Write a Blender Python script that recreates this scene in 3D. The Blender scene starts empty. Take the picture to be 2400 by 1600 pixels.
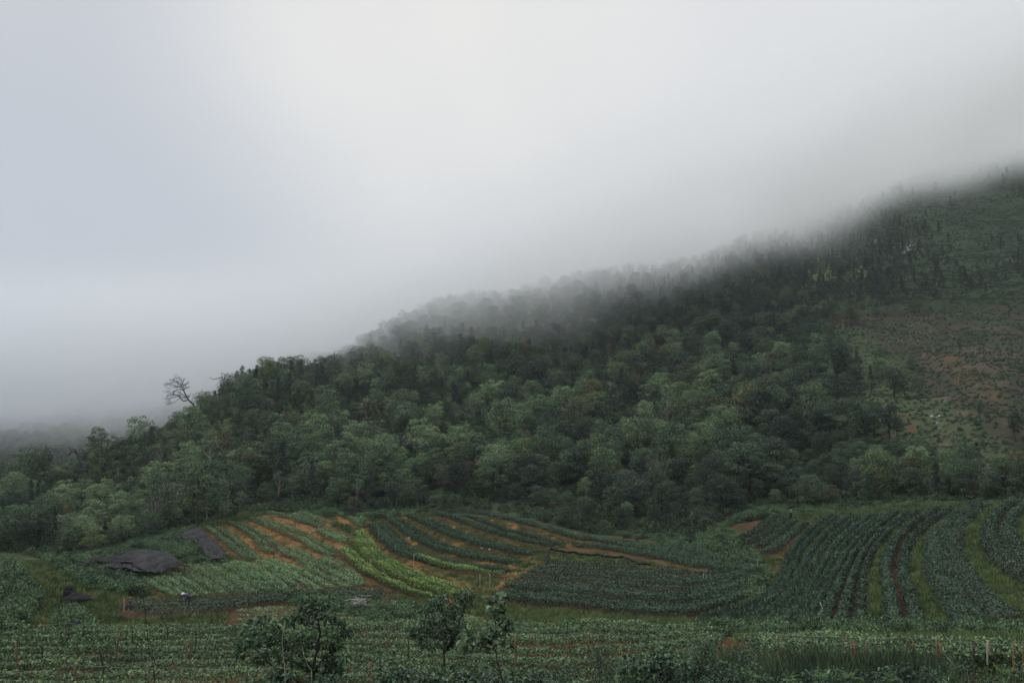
import bpy, math, random
import numpy as np
from mathutils import Vector, kdtree

# ------------------------------------------------------------------ set-up
SC = bpy.context.scene
COL = SC.collection
rng = np.random.default_rng(11)
R = math.radians
F = 2078.0                 # focal length in photo pixels (2400 wide)
PITCH = math.atan(200.0 / F)
CZ = 30.0                  # eye height

cam_d = bpy.data.cameras.new('camera')
cam = bpy.data.objects.new('camera', cam_d)
COL.objects.link(cam)
cam_d.sensor_width = 36.0
cam_d.lens = 36.0 * F / 2400.0
cam_d.clip_end = 6000
cam_d.clip_start = 0.2
cam.location = (0, 0, CZ)
cam.rotation_euler = (R(90) + PITCH, 0, 0)
SC.camera = cam

SUN_EL, SUN_AZ = R(48), R(-100)      # azimuth clockwise from +Y (view direction)
w = bpy.data.worlds.new('World')
SC.world = w
w.use_nodes = True
nt = w.node_tree
nt.nodes.clear()


def N(nt, typ, **kw):
    n = nt.nodes.new(typ)
    for k, v in kw.items():
        if k == 'inp':
            for a, b in v.items():
                n.inputs[a].default_value = b
        else:
            setattr(n, k, v)
    return n


def L(nt, a, b):
    nt.links.new(a, b)


def world_nodes():
    out = N(nt, 'ShaderNodeOutputWorld')
    bg = N(nt, 'ShaderNodeBackground')
    tc = N(nt, 'ShaderNodeTexCoord')
    sky = N(nt, 'ShaderNodeTexSky')
    sky.sky_type = 'NISHITA'
    sky.sun_disc = False
    sky.sun_elevation = SUN_EL
    sky.sun_rotation = SUN_AZ
    # overcast cloud deck: soft billows + a brighter thin patch
    mp = N(nt, 'ShaderNodeMapping', inp={'Scale': (1.0, 1.0, 1.6)})
    nz = N(nt, 'ShaderNodeTexNoise', inp={'Scale': 2.0, 'Detail': 4.0, 'Roughness': 0.42, 'Distortion': 0.25})
    L(nt, tc.outputs['Generated'], mp.inputs['Vector'])
    L(nt, mp.outputs[0], nz.inputs['Vector'])
    mp2 = N(nt, 'ShaderNodeMapping', inp={'Location': (3.1, 1.7, 0.4), 'Scale': (1.0, 1.0, 1.0)})
    nz2 = N(nt, 'ShaderNodeTexNoise', inp={'Scale': 3.2, 'Detail': 3.0, 'Roughness': 0.5})
    L(nt, tc.outputs['Generated'], mp2.inputs['Vector'])
    L(nt, mp2.outputs[0], nz2.inputs['Vector'])

    def lobe(direction, p0, p1):
        d = Vector(direction).normalized()
        dp = N(nt, 'ShaderNodeVectorMath', operation='DOT_PRODUCT')
        L(nt, tc.outputs['Generated'], dp.inputs[0])
        dp.inputs[1].default_value = d
        mr = N(nt, 'ShaderNodeMapRange', interpolation_type='SMOOTHERSTEP')
        mr.inputs['From Min'].default_value = p0
        mr.inputs['From Max'].default_value = p1
        L(nt, dp.outputs['Value'], mr.inputs['Value'])
        return mr.outputs[0]

    def mixc(f, a, b, mode='MIX'):
        m = N(nt, 'ShaderNodeMix', data_type='RGBA', blend_type=mode)
        if hasattr(f, 'is_linked'):
            L(nt, f, m.inputs[0])
        else:
            m.inputs[0].default_value = f
        for s, v in ((m.inputs[6], a), (m.inputs[7], b)):
            if hasattr(v, 'is_linked'):
                L(nt, v, s)
            else:
                s.default_value = v
        return m.outputs[2]
    base = mixc(nz.outputs['Fac'], (0.565, 0.59, 0.64, 1), (0.67, 0.685, 0.71, 1))
    # warm bright thin patch upper middle
    l1 = lobe((0.0, 1, 0.44), 0.90, 1.0)
    m1 = N(nt, 'ShaderNodeMath', operation='MULTIPLY')
    m2 = N(nt, 'ShaderNodeMath', operation='MULTIPLY_ADD')
    L(nt, nz2.outputs['Fac'], m2.inputs[0]); m2.inputs[1].default_value = 1.0; m2.inputs[2].default_value = 0.3
    L(nt, l1, m1.inputs[0]); L(nt, m2.outputs[0], m1.inputs[1])
    c = mixc(m1.outputs[0], base, (0.86, 0.845, 0.815, 1))
    l2 = lobe((0.55, 1, 0.42), 0.90, 1.0)
    c = mixc(l2, c, (0.76, 0.765, 0.78, 1))
    l4 = lobe((-0.6, 1, -0.05), 0.84, 1.0)
    c = mixc(l4, c, (0.53, 0.56, 0.61, 1))
    # 10 percent of the clear sky filters through
    sc_ = N(nt, 'ShaderNodeVectorMath', operation='SCALE')
    L(nt, sky.outputs[0], sc_.inputs[0]); sc_.inputs['Scale'].default_value = 0.1
    c = mixc(0.06, c, sc_.outputs[0])
    # an overcast sky is much brighter overhead than near the horizon
    l3 = lobe((0, 0, 1), 0.42, 1.0)
    zm = N(nt, 'ShaderNodeMath', operation='MULTIPLY_ADD'); L(nt, l3, zm.inputs[0]); zm.inputs[1].default_value = 1.35; zm.inputs[2].default_value = 1.0
    L(nt, c, bg.inputs['Color'])
    L(nt, zm.outputs[0], bg.inputs['Strength'])
    L(nt, bg.outputs[0], out.inputs['Surface'])


world_nodes()
sun_d = bpy.data.lights.new('sun', 'SUN')
sun = bpy.data.objects.new('sun', sun_d)
COL.objects.link(sun)
sun_d.energy = 1.5
sun_d.angle = R(18)
sun_d.color = (1.0, 0.97, 0.90)
sdir = Vector((math.sin(SUN_AZ) * math.cos(SUN_EL), math.cos(SUN_AZ) * math.cos(SUN_EL), math.sin(SUN_EL)))
sun.rotation_euler = sdir.to_track_quat('Z', 'Y').to_euler()
SC.view_settings.view_transform = 'Standard'
SC.view_settings.look = 'None'
SC.view_settings.exposure = 0.06
SC.view_settings.gamma = 1.0
SC.render.use_persistent_data = False
SC.cycles.volume_bounces = 16
SC.cycles.max_bounces = 16
SC.cycles.diffuse_bounces = 2
SC.cycles.transmission_bounces = 2
SC.cycles.glossy_bounces = 1
SC.cycles.transparent_max_bounces = 8
SC.cycles.volume_max_steps = 128
SC.cycles.volume_step_rate = 1.0
SC.cycles.use_denoising = True
SC.cycles.denoising_input_passes = 'RGB_ALBEDO_NORMAL'
SC.cycles.denoising_prefilter = 'ACCURATE'


# ------------------------------------------------------------------ helpers
def tag(o, label=None, cat=None, group=None, kind=None):
    if label: o['label'] = label
    if cat: o['category'] = cat
    if group: o['group'] = group
    if kind: o['kind'] = kind
    return o


def link(o, parent=None):
    COL.objects.link(o)
    if parent is not None:
        o.parent = parent
    return o


def empty(name, loc=(0, 0, 0), rz=0.0, scale=1.0):
    o = bpy.data.objects.new(name, None)
    o.location = loc
    o.rotation_euler = (0, 0, rz)
    o.scale = (scale,) * 3
    o.empty_display_size = 0.3
    return link(o)


class MB:
    """collects quads / tris; tint is a per-vertex 0..1 value read by the materials"""
    def __init__(s):
        s.V = []; s.Q = []; s.T = []; s.n = 0; s.tint = []; s.mq = []; s.mt = []

    def add(s, V, Q=None, T=None, tint=0.5, mi=0):
        V = np.asarray(V, float).reshape(-1, 3)
        if Q is not None and len(Q):
            Q = np.asarray(Q, int).reshape(-1, 4) + s.n
            s.Q.append(Q); s.mq.append(np.full(len(Q), mi))
        if T is not None and len(T):
            T = np.asarray(T, int).reshape(-1, 3) + s.n
            s.T.append(T); s.mt.append(np.full(len(T), mi))
        s.V.append(V); s.n += len(V)
        s.tint.append(np.broadcast_to(np.asarray(tint, float), (len(V),)).copy())

    def mesh(s, name, mats, smooth=True):
        me = bpy.data.meshes.new(name)
        V = np.concatenate(s.V) if s.V else np.zeros((0, 3))
        Q = np.concatenate(s.Q) if s.Q else np.zeros((0, 4), int)
        T = np.concatenate(s.T) if s.T else np.zeros((0, 3), int)
        nq, nt_ = len(Q), len(T)
        me.vertices.add(len(V))
        me.vertices.foreach_set('co', V.astype(np.float32).ravel())
        me.loops.add(nq * 4 + nt_ * 3)
        me.polygons.add(nq + nt_)
        me.loops.foreach_set('vertex_index', np.concatenate([Q.ravel(), T.ravel()]).astype(np.int32))
        ls = np.concatenate([np.arange(nq) * 4, nq * 4 + np.arange(nt_) * 3]).astype(np.int32)
        me.polygons.foreach_set('loop_start', ls)
        mi = np.concatenate((s.mq or [np.zeros(0)]) + (s.mt or [np.zeros(0)])) if (s.mq or s.mt) else np.zeros(0)
        me.polygons.foreach_set('material_index', mi.astype(np.int32))
        me.polygons.foreach_set('use_smooth', np.full(nq + nt_, smooth))
        me.update(calc_edges=True)
        at = me.attributes.new('tint', 'FLOAT', 'POINT')
        if len(V):
            at.data.foreach_set('value', np.concatenate(s.tint).astype(np.float32))
        for m in (mats if isinstance(mats, (list, tuple)) else [mats]):
            me.materials.append(m)
        return me

    def obj(s, name, mats, parent=None, smooth=True):
        return link(bpy.data.objects.new(name, s.mesh(name, mats, smooth)), parent)


def nrm(a):
    a = np.asarray(a, float)
    return a / np.maximum(np.linalg.norm(a, axis=-1, keepdims=True), 1e-9)


def tube(mb, pts, rad, sides=6, tint=0.5, mi=0, cap=True):
    P = np.asarray(pts, float)
    n = len(P)
    rad = np.broadcast_to(np.asarray(rad, float), (n,))
    T = nrm(np.gradient(P, axis=0))
    ref = np.array([0.31, 0.17, 0.93]) if abs(T[0] @ np.array([0, 0, 1.])) < 0.9 else np.array([1., 0.1, 0.1])
    A = nrm(np.cross(T, ref)); B = np.cross(T, A)
    a = np.arange(sides) * 2 * math.pi / sides
    V = P[:, None] + rad[:, None, None] * (np.cos(a)[None, :, None] * A[:, None] + np.sin(a)[None, :, None] * B[:, None])
    i, j = np.meshgrid(np.arange(n - 1), np.arange(sides), indexing='ij')
    j2 = (j + 1) % sides
    Q = np.stack([i * sides + j, i * sides + j2, (i + 1) * sides + j2, (i + 1) * sides + j], -1).reshape(-1, 4)
    V = V.reshape(-1, 3)
    Tt = None
    if cap:
        V = np.vstack([V, P[0], P[-1]])
        k = np.arange(sides); k2 = (k + 1) % sides
        Tt = np.vstack([np.stack([np.full(sides, n * sides), k2, k], -1),
                        np.stack([np.full(sides, n * sides + 1), (n - 1) * sides + k, (n - 1) * sides + k2], -1)])
    mb.add(V, Q, Tt, tint, mi)


def kites(mb, P, D, Nn, Ln, Wd, tint, mi=0):
    """leaf quads: base P, direction D, normal Nn"""
    D = nrm(D)
    S = nrm(np.cross(D, Nn))
    Ln = np.broadcast_to(Ln, (len(P),))[:, None]; Wd = np.broadcast_to(Wd, (len(P),))[:, None]
    mid = P + D * Ln * 0.48
    V = np.stack([P, mid + S * Wd * 0.5, P + D * Ln, mid - S * Wd * 0.5], 1).reshape(-1, 3)
    Q = np.arange(len(P) * 4).reshape(-1, 4)
    mb.add(V, Q, None, np.repeat(np.broadcast_to(tint, (len(P),)), 4), mi)


def leaves6(mb, P, D, Nn, Ln, Wd, tint, fold=0.22, droop=0.12, mi=0):
    """folded six-point leaves for the near plants"""
    D = nrm(D); S = nrm(np.cross(D, Nn)); U = np.cross(S, D)
    Ln = np.broadcast_to(Ln, (len(P),))[:, None]; Wd = np.broadcast_to(Wd, (len(P),))[:, None]
    a = P + D * Ln * 0.30; b = P + D * Ln * 0.70 - U * Ln * droop * 0.4
    up = U * Wd * fold
    V = np.stack([P, a + S * Wd * .5 + up, b + S * Wd * .38 + up, P + D * Ln - U * Ln * droop,
                  b - S * Wd * .38 + up, a - S * Wd * .5 + up], 1).reshape(-1, 3)
    o = np.arange(len(P))[:, None] * 6
    Q = np.concatenate([o + np.array([0, 1, 2, 3]), o + np.array([0, 3, 4, 5])])
    mb.add(V, Q, None, np.repeat(np.broadcast_to(tint, (len(P),)), 6), mi)


def rdir(n, r=rng):
    return nrm(r.normal(size=(n, 3)))


# lattice value noise
_lat = np.random.default_rng(5).random((256, 256))


def vnoise(x, y):
    xi = np.floor(x).astype(int); yi = np.floor(y).astype(int)
    fx = x - xi; fy = y - yi
    fx = fx * fx * (3 - 2 * fx); fy = fy * fy * (3 - 2 * fy)
    a = _lat[xi & 255, yi & 255]; b = _lat[(xi + 1) & 255, yi & 255]
    c = _lat[xi & 255, (yi + 1) & 255]; d = _lat[(xi + 1) & 255, (yi + 1) & 255]
    return (a * (1 - fx) + b * fx) * (1 - fy) + (c * (1 - fx) + d * fx) * fy


def fbm(x, y, o=3):
    s = 0; a = 1; t = 0
    for k in range(o):
        s = s + a * (vnoise(x * 2 ** k + 17.3 * k, y * 2 ** k + 5.1 * k) - 0.5)
        t += a; a *= 0.5
    return s / t * 2


# ------------------------------------------------------------------ materials
def leaf_mat(name, cols, rough=0.62, transl=0.14, vary=0.35, spec=0.3, gain=1.4, hue=(0.97, 1.0, 1.0)):
    m = bpy.data.materials.new(name)
    m.use_nodes = True
    t = m.node_tree; t.nodes.clear()
    out = N(t, 'ShaderNodeOutputMaterial')
    at = N(t, 'ShaderNodeAttribute', attribute_name='tint')
    oi = N(t, 'ShaderNodeObjectInfo')
    a = N(t, 'ShaderNodeMath', operation='SUBTRACT'); L(t, oi.outputs['Random'], a.inputs[0]); a.inputs[1].default_value = 0.5
    b = N(t, 'ShaderNodeMath', operation='MULTIPLY_ADD'); L(t, a.outputs[0], b.inputs[0]); b.inputs[1].default_value = vary
    L(t, at.outputs['Fac'], b.inputs[2])
    k_ = len(cols) - 1
    cols = [tuple(v * gain * q_ * (0.55 + 0.72 * i_ / k_) for v, q_ in zip(c, hue)) for i_, c in enumerate(cols)]  # shade and highlight contrast put into the ramp colours
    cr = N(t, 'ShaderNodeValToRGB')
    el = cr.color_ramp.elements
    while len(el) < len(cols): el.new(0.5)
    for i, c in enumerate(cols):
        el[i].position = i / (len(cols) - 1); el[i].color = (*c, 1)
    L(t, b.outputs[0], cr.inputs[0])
    p = N(t, 'ShaderNodeBsdfPrincipled')
    L(t, cr.outputs[0], p.inputs['Base Color'])
    p.inputs['Roughness'].default_value = rough
    p.inputs['Specular IOR Level'].default_value = spec
    tr = N(t, 'ShaderNodeBsdfTranslucent'); L(t, cr.outputs[0], tr.inputs[0])
    mx = N(t, 'ShaderNodeMixShader'); mx.inputs[0].default_value = transl
    L(t, p.outputs[0], mx.inputs[1]); L(t, tr.outputs[0], mx.inputs[2])
    L(t, mx.outputs[0], out.inputs[0])
    return m


def plain_mat(name, c1, c2, scale=3.0, rough=0.85, spec=0.2, stretch=(1, 1, 1), bump=0.0, bscale=8.0):
    m = bpy.data.materials.new(name)
    m.use_nodes = True
    t = m.node_tree
    p = t.nodes['Principled BSDF']
    tc = N(t, 'ShaderNodeTexCoord')
    mp = N(t, 'ShaderNodeMapping', inp={'Scale': stretch})
    nz = N(t, 'ShaderNodeTexNoise', inp={'Scale': scale, 'Detail': 5.0, 'Roughness': 0.6})
    L(t, tc.outputs['Object'], mp.inputs[0]); L(t, mp.outputs[0], nz.inputs['Vector'])
    cr = N(t, 'ShaderNodeValToRGB')
    cr.color_ramp.elements[0].position = 0.32; cr.color_ramp.elements[0].color = (*c1, 1)
    cr.color_ramp.elements[1].position = 0.68; cr.color_ramp.elements[1].color = (*c2, 1)
    L(t, nz.outputs['Fac'], cr.inputs[0]); L(t, cr.outputs[0], p.inputs['Base Color'])
    p.inputs['Roughness'].default_value = rough
    p.inputs['Specular IOR Level'].default_value = spec
    if bump:
        n2 = N(t, 'ShaderNodeTexNoise', inp={'Scale': bscale, 'Detail': 4.0})
        L(t, mp.outputs[0], n2.inputs['Vector'])
        bp = N(t, 'ShaderNodeBump', inp={'Strength': bump, 'Distance': 0.05})
        L(t, n2.outputs['Fac'], bp.inputs['Height']); L(t, bp.outputs[0], p.inputs['Normal'])
    return m


M = {}
M['broad'] = leaf_mat('broadleaf_foliage', [(0.016, 0.030, 0.017), (0.036, 0.062, 0.029), (0.066, 0.098, 0.04), (0.125, 0.16, 0.065)], vary=0.75, hue=(0.88, 0.97, 1.10))
M['brown'] = leaf_mat('olive_foliage', [(0.03, 0.035, 0.016), (0.06, 0.062, 0.026), (0.09, 0.085, 0.036)], vary=0.4)
M['bright'] = leaf_mat('fresh_foliage', [(0.032, 0.056, 0.018), (0.072, 0.112, 0.032), (0.13, 0.18, 0.052)], vary=0.25)
M['pine'] = leaf_mat('pine_needles', [(0.016, 0.030, 0.020), (0.028, 0.050, 0.031), (0.05, 0.078, 0.042)], vary=0.6, transl=0.1, hue=(0.88, 0.97, 1.10))
M['shrub'] = leaf_mat('shrub_foliage', [(0.014, 0.024, 0.012), (0.032, 0.05, 0.021), (0.06, 0.085, 0.032)], vary=0.6, hue=(0.88, 0.97, 1.10))
M['fg'] = leaf_mat('near_foliage', [(0.012, 0.026, 0.016), (0.026, 0.052, 0.028), (0.05, 0.09, 0.045), (0.085, 0.14, 0.06)], vary=0.15, transl=0.25, rough=0.5, spec=0.4)
M['fern'] = leaf_mat('fern_foliage', [(0.03, 0.065, 0.02), (0.06, 0.115, 0.03), (0.10, 0.17, 0.045)], vary=0.2)
M['crop'] = leaf_mat('leafy_crop', [(0.022, 0.044, 0.022), (0.052, 0.092, 0.043), (0.095, 0.15, 0.068), (0.16, 0.22, 0.10)], vary=0.12)
M['front'] = leaf_mat('front_crop', [(0.016, 0.030, 0.014), (0.035, 0.060, 0.027), (0.064, 0.102, 0.045), (0.12, 0.168, 0.070)], vary=0.12)
M['blade'] = leaf_mat('bladed_crop', [(0.019, 0.036, 0.023), (0.043, 0.073, 0.043), (0.08, 0.122, 0.070)], vary=0.12)
M['lily'] = leaf_mat('dimmed_bladed_crop', [(0.016, 0.030, 0.020), (0.034, 0.059, 0.037), (0.064, 0.098, 0.060)], vary=0.12)  # dimmer copy of the bladed crop: right-side shade put into its colour
M['yellow'] = leaf_mat('yellow_crop', [(0.022, 0.048, 0.022), (0.05, 0.09, 0.028), (0.10, 0.15, 0.04), (0.20, 0.24, 0.06)], vary=0.08)
M['dusk'] = leaf_mat('dark_crop', [(0.013, 0.025, 0.016), (0.026, 0.046, 0.028), (0.046, 0.074, 0.040)], vary=0.12)
M['grass'] = leaf_mat('grass_blades', [(0.024, 0.040, 0.014), (0.048, 0.074, 0.024), (0.092, 0.12, 0.038)], vary=0.7)
M['drygrass'] = leaf_mat('dry_grass', [(0.05, 0.04, 0.017), (0.10, 0.078, 0.03), (0.075, 0.085, 0.026)], vary=0.8)
M['darkgrass'] = leaf_mat('long_grass_blades', [(0.007, 0.015, 0.009), (0.017, 0.032, 0.017), (0.034, 0.058, 0.027), (0.065, 0.09, 0.038)], vary=0.9)
M['bark'] = plain_mat('bark', (0.045, 0.038, 0.030), (0.12, 0.105, 0.085), 2.5, 0.9, stretch=(1, 1, .25))
M['palebark'] = plain_mat('pale_bark', (0.13, 0.12, 0.10), (0.32, 0.30, 0.26), 2.0, 0.85, stretch=(1, 1, .3))
M['darkbark'] = plain_mat('dark_bark', (0.018, 0.016, 0.014), (0.05, 0.045, 0.038), 4.0, 0.9)
M['deadwood'] = plain_mat('dead_wood', (0.035, 0.03, 0.032), (0.10, 0.085, 0.085), 1.5, 0.85)
M['stake'] = plain_mat('stake_wood', (0.075, 0.042, 0.022), (0.21, 0.12, 0.06), 5.0, 0.85, stretch=(1, 1, .2))
M['darkstake'] = plain_mat('weathered_stake', (0.025, 0.022, 0.018), (0.07, 0.055, 0.04), 5.0, 0.9, stretch=(1, 1, .2))
M['palestake'] = plain_mat('pale_stake', (0.25, 0.22, 0.17), (0.42, 0.38, 0.30), 5.0, 0.85, stretch=(1, 1, .2))
M['stick'] = plain_mat('grey_sticks', (0.16, 0.145, 0.125), (0.40, 0.37, 0.33), 3.0, 0.85)
M['wire'] = plain_mat('wire_metal', (0.14, 0.17, 0.165), (0.26, 0.30, 0.28), 3.0, 0.6, 0.3)
M['rock'] = plain_mat('pale_rock', (0.16, 0.157, 0.148), (0.36, 0.355, 0.34), 1.2, 0.9, bump=0.4)
M['plastic'] = plain_mat('black_plastic', (0.005, 0.005, 0.006), (0.014, 0.014, 0.016), 2.0, 0.8, 0.2, bump=0.8, bscale=6)
M['white'] = plain_mat('white_cloth', (0.55, 0.56, 0.58), (0.75, 0.75, 0.76), 3.0, 0.8)
M['red'] = plain_mat('red_cloth', (0.30, 0.04, 0.03), (0.42, 0.07, 0.045), 3.0, 0.8)
M['blue'] = plain_mat('blue_cloth', (0.02, 0.06, 0.25), (0.04, 0.10, 0.36), 3.0, 0.8)
M['skin'] = plain_mat('skin', (0.28, 0.16, 0.10), (0.34, 0.20, 0.13), 3.0, 0.7)
M['trouser'] = plain_mat('dark_cloth', (0.02, 0.02, 0.028), (0.035, 0.035, 0.045), 3.0, 0.85)


# ------------------------------------------------------------------ terrain
def ray(px, py):
    u = (np.asarray(px, float) - 1200) / F; v = (800 - np.asarray(py, float)) / F
    cp, sp = math.cos(PITCH), math.sin(PITCH)
    x = u; y = cp - v * sp; z = sp + v * cp
    return x, y, z


def azsl(px, py):
    x, y, z = ray(px, py)
    return np.arctan2(x, y), z / np.hypot(x, y)


def project(x, y, z):
    cp, sp = math.cos(PITCH), math.sin(PITCH)
    z = z - CZ
    d = y * cp + z * sp
    v = -y * sp + z * cp
    d = np.where(d > 0.1, d, 0.1)
    return 1200 + F * x / d, 800 - F * v / d


CTRL = {
    -300: [(1600, 48), (1500, 62), (1400, 80), (1330, 98), (1280, 135, 4), (1230, 180, 7), (1290, 300), (1260, 420), (1120, 540), (1040, 760), (1010, 950), (1060, 1250)],
    0: [(1600, 48), (1500, 62), (1420, 75), (1340, 92), (1290, 112, 2), (1230, 150, 6), (1170, 190, 8), (1145, 220, 8), (1240, 310), (1230, 420), (1110, 540), (1020, 760), (985, 950), (1040, 1250)],
    150: [(1600, 48), (1500, 62), (1420, 78), (1340, 94), (1290, 114, 2), (1230, 145, 7), (1150, 190, 8), (1095, 235, 8), (1072, 258, 7), (1170, 340), (1170, 430), (1070, 580), (1000, 760), (965, 950), (1020, 1250)],
    300: [(1600, 48), (1500, 62), (1430, 76), (1380, 88), (1320, 106), (1290, 118), (1230, 150, 6), (1130, 195, 8), (1060, 240, 8), (1015, 270, 7), (1110, 345), (1110, 430), (1030, 600), (975, 800), (945, 950), (990, 1250)],
    450: [(1600, 48), (1500, 62), (1420, 80), (1350, 99), (1290, 116), (1240, 132), (1180, 160, 7), (1060, 215, 8), (985, 268, 7), (958, 288, 6), (1040, 350), (1050, 430), (990, 600), (935, 850), (900, 1200)],
    600: [(1600, 47), (1500, 61), (1420, 80), (1340, 100), (1270, 118), (1205, 138), (1170, 155, 6), (1060, 205, 8), (970, 255, 7), (900, 300, 6), (868, 325, 5), (940, 385), (930, 440), (880, 600), (850, 850), (830, 1200)],
    750: [(1600, 47), (1500, 61), (1420, 81), (1340, 100), (1270, 118), (1205, 138), (1160, 160, 6), (1060, 205, 8), (960, 260, 7), (885, 315, 6), (868, 340, 5), (895, 385), (875, 450, 4), (860, 540), (850, 850)],
    900: [(1600, 47), (1490, 61), (1430, 78), (1340, 99), (1270, 116), (1205, 136), (1170, 150, 6), (1060, 205, 8), (960, 255, 7), (880, 310, 6), (820, 370, 6), (780, 430, 5), (810, 520), (830, 650), (850, 1000)],
    1050: [(1600, 46), (1490, 60), (1435, 76), (1350, 96), (1280, 113), (1205, 138), (1170, 150, 6), (1060, 200, 8), (960, 250, 7), (860, 315, 6), (780, 390, 6), (716, 460, 6), (740, 560), (780, 700), (820, 1000)],
    1200: [(1600, 46), (1490, 60), (1440, 74), (1370, 90), (1300, 108), (1220, 132), (1170, 148, 5), (1080, 190, 8), (980, 235, 7), (870, 310, 7), (770, 400, 6), (692, 490, 6), (720, 600), (760, 740), (800, 1000)],
    1400: [(1600, 44), (1490, 58), (1440, 74), (1370, 90), (1300, 112), (1265, 125), (1200, 140, 6), (1100, 180, 8), (1000, 220, 8), (880, 300, 7), (770, 390, 6), (690, 460, 6), (645, 530, 5), (675, 650), (720, 800), (770, 1000)],
    1600: [(1600, 38), (1500, 56), (1460, 72), (1400, 86), (1330, 102), (1280, 116), (1220, 132, 5), (1120, 165, 8), (1000, 215, 8), (880, 290, 7), (780, 370, 6), (690, 450, 6), (624, 560, 5), (650, 700), (700, 850)],
    1750: [(1600, 34), (1500, 56), (1460, 70), (1400, 84), (1330, 100), (1250, 120), (1205, 132), (1160, 145, 6), (1060, 185, 8), (900, 270, 7), (780, 360, 6), (690, 450, 6), (610, 580, 5), (566, 650, 5), (590, 800), (620, 1000)],
    1900: [(1600, 33), (1500, 55), (1465, 68), (1400, 82), (1300, 105), (1200, 133), (1150, 148, 6), (1050, 190, 7), (900, 270, 6), (780, 360, 3), (720, 420, 2), (620, 560, 4), (545, 690, 4), (515, 740, 4), (520, 900), (540, 1100)],
    2100: [(1600, 33), (1500, 55), (1470, 67), (1400, 80), (1300, 101), (1190, 130), (1130, 148, 5), (1050, 180, 4), (920, 260, 2), (800, 345, 0), (720, 420, 0), (640, 520, 3), (540, 680, 3), (455, 810, 3), (420, 1000), (400, 1200)],
    2300: [(1600, 33), (1500, 56), (1475, 66), (1400, 79), (1300, 98), (1185, 126), (1120, 145, 5), (1050, 175, 3), (920, 250, 0), (800, 335, 0), (720, 410, 0), (640, 510, 2), (540, 670, 2), (430, 830, 3), (380, 1000), (350, 1200)],
    2500: [(1600, 33), (1500, 57), (1475, 66), (1400, 79), (1300, 97), (1180, 124), (1110, 145, 4), (1030, 175, 3), (900, 250, 0), (780, 335, 0), (700, 410, 0), (620, 510, 2), (520, 670, 2), (400, 830, 3), (340, 1000), (320, 1200)],
    2850: [(1600, 33), (1500, 57), (1475, 66), (1400, 79), (1290, 97), (1160, 124), (1080, 145, 4), (990, 175, 3), (860, 250, 0), (740, 335, 0), (660, 410, 0), (570, 510, 2), (470, 670, 2), (360, 830, 3), (300, 1000), (280, 1200)],
}


def build_tps():
    A = []; S = []
    for px, lst in CTRL.items():
        for e in lst:
            py, r = e[0], e[1]; h = e[2] if len(e) > 2 else 0
            a, s = azsl(px, py)
            A.append((a, math.log(r))); S.append(s - h * 0.75 / r)
        a = math.atan((px - 1200) / F)
        for r, s in ((2, -0.85), (5, -0.60), (10, -0.50), (20, -0.405)):
            A.append((a, math.log(r))); S.append(s)
    A = np.array(A) * np.array([5.0, 2.0]); S = np.array(S)
    n = len(A)

    def ker(d2):
        return np.where(d2 > 0, 0.5 * d2 * np.log(np.maximum(d2, 1e-12)), 0)
    K = ker(((A[:, None] - A[None]) ** 2).sum(-1)) + np.eye(n) * 3e-4
    P = np.hstack([np.ones((n, 1)), A])
    Mx = np.zeros((n + 3, n + 3)); Mx[:n, :n] = K; Mx[:n, n:] = P; Mx[n:, :n] = P.T
    W = np.linalg.solve(Mx, np.concatenate([S, np.zeros(3)]))

    def f(az, lr):
        q = np.stack([az * 5.0, lr * 2.0], -1).reshape(-1, 2)
        out = np.empty(len(q))
        for k in range(0, len(q), 20000):
            c = q[k:k + 20000]
            out[k:k + 20000] = ker(((c[:, None] - A[None]) ** 2).sum(-1)) @ W[:n] + W[n] + c @ W[n + 1:]
        return out.reshape(np.shape(az))
    return f


tps = build_tps()
AZC = np.linspace(R(-34), R(34), 103)
LRC = np.linspace(math.log(1.5), math.log(1300), 240)
gA, gR = np.meshgrid(AZC, LRC, indexing='ij')
SG = tps(gA, gR)


def slope_at(az, lr):
    u = np.clip((az - AZC[0]) / (AZC[1] - AZC[0]), 0, len(AZC) - 1.001)
    v = np.clip((lr - LRC[0]) / (LRC[1] - LRC[0]), 0, len(LRC) - 1.001)
    i = u.astype(int); j = v.astype(int); fu = u - i; fv = v - j
    return (SG[i, j] * (1 - fu) + SG[i + 1, j] * fu) * (1 - fv) + (SG[i, j + 1] * (1 - fu) + SG[i + 1, j + 1] * fu) * fv


MEAN = SG.mean(0)


def z_base(x, y):
    x = np.asarray(x, float); y = np.asarray(y, float)
    az = np.arctan2(x, y); r = np.maximum(np.hypot(x, y), 1.0); lr = np.log(r)
    s = slope_at(np.clip(az, R(-34), R(34)), lr)
    k = np.clip((np.abs(az) - R(34)) / R(90), 0, 1)
    m = np.interp(lr, LRC, MEAN)
    return CZ + np.minimum(r, 1300) * (s * (1 - k) + m * k)


def pix(px, py, zf=None, rmin=8, rmax=1200, n=1500):
    """ground point seen at photo pixel (nearest hit)"""
    zf = zf or z_base
    x, y, z = ray(px, py)
    h = np.hypot(x, y)
    rr = np.geomspace(rmin, rmax, n)
    X = x / h * rr; Y = y / h * rr
    Z = CZ + z / h * rr
    d = Z - zf(X, Y)
    k = np.argmax(d < 0)
    if d[k] >= 0: k = n - 1
    if k == 0: return X[0], Y[0]
    t = d[k - 1] / (d[k - 1] - d[k] + 1e-9)
    return X[k - 1] + t * (X[k] - X[k - 1]), Y[k - 1] + t * (Y[k] - Y[k - 1])


def resample(P, n):
    P = np.asarray(P, float)
    s = np.concatenate([[0], np.cumsum(np.linalg.norm(np.diff(P, axis=0), axis=1))])
    t = np.linspace(0, s[-1], n)
    return np.stack([np.interp(t, s, P[:, k]) for k in range(P.shape[1])], -1)


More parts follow.
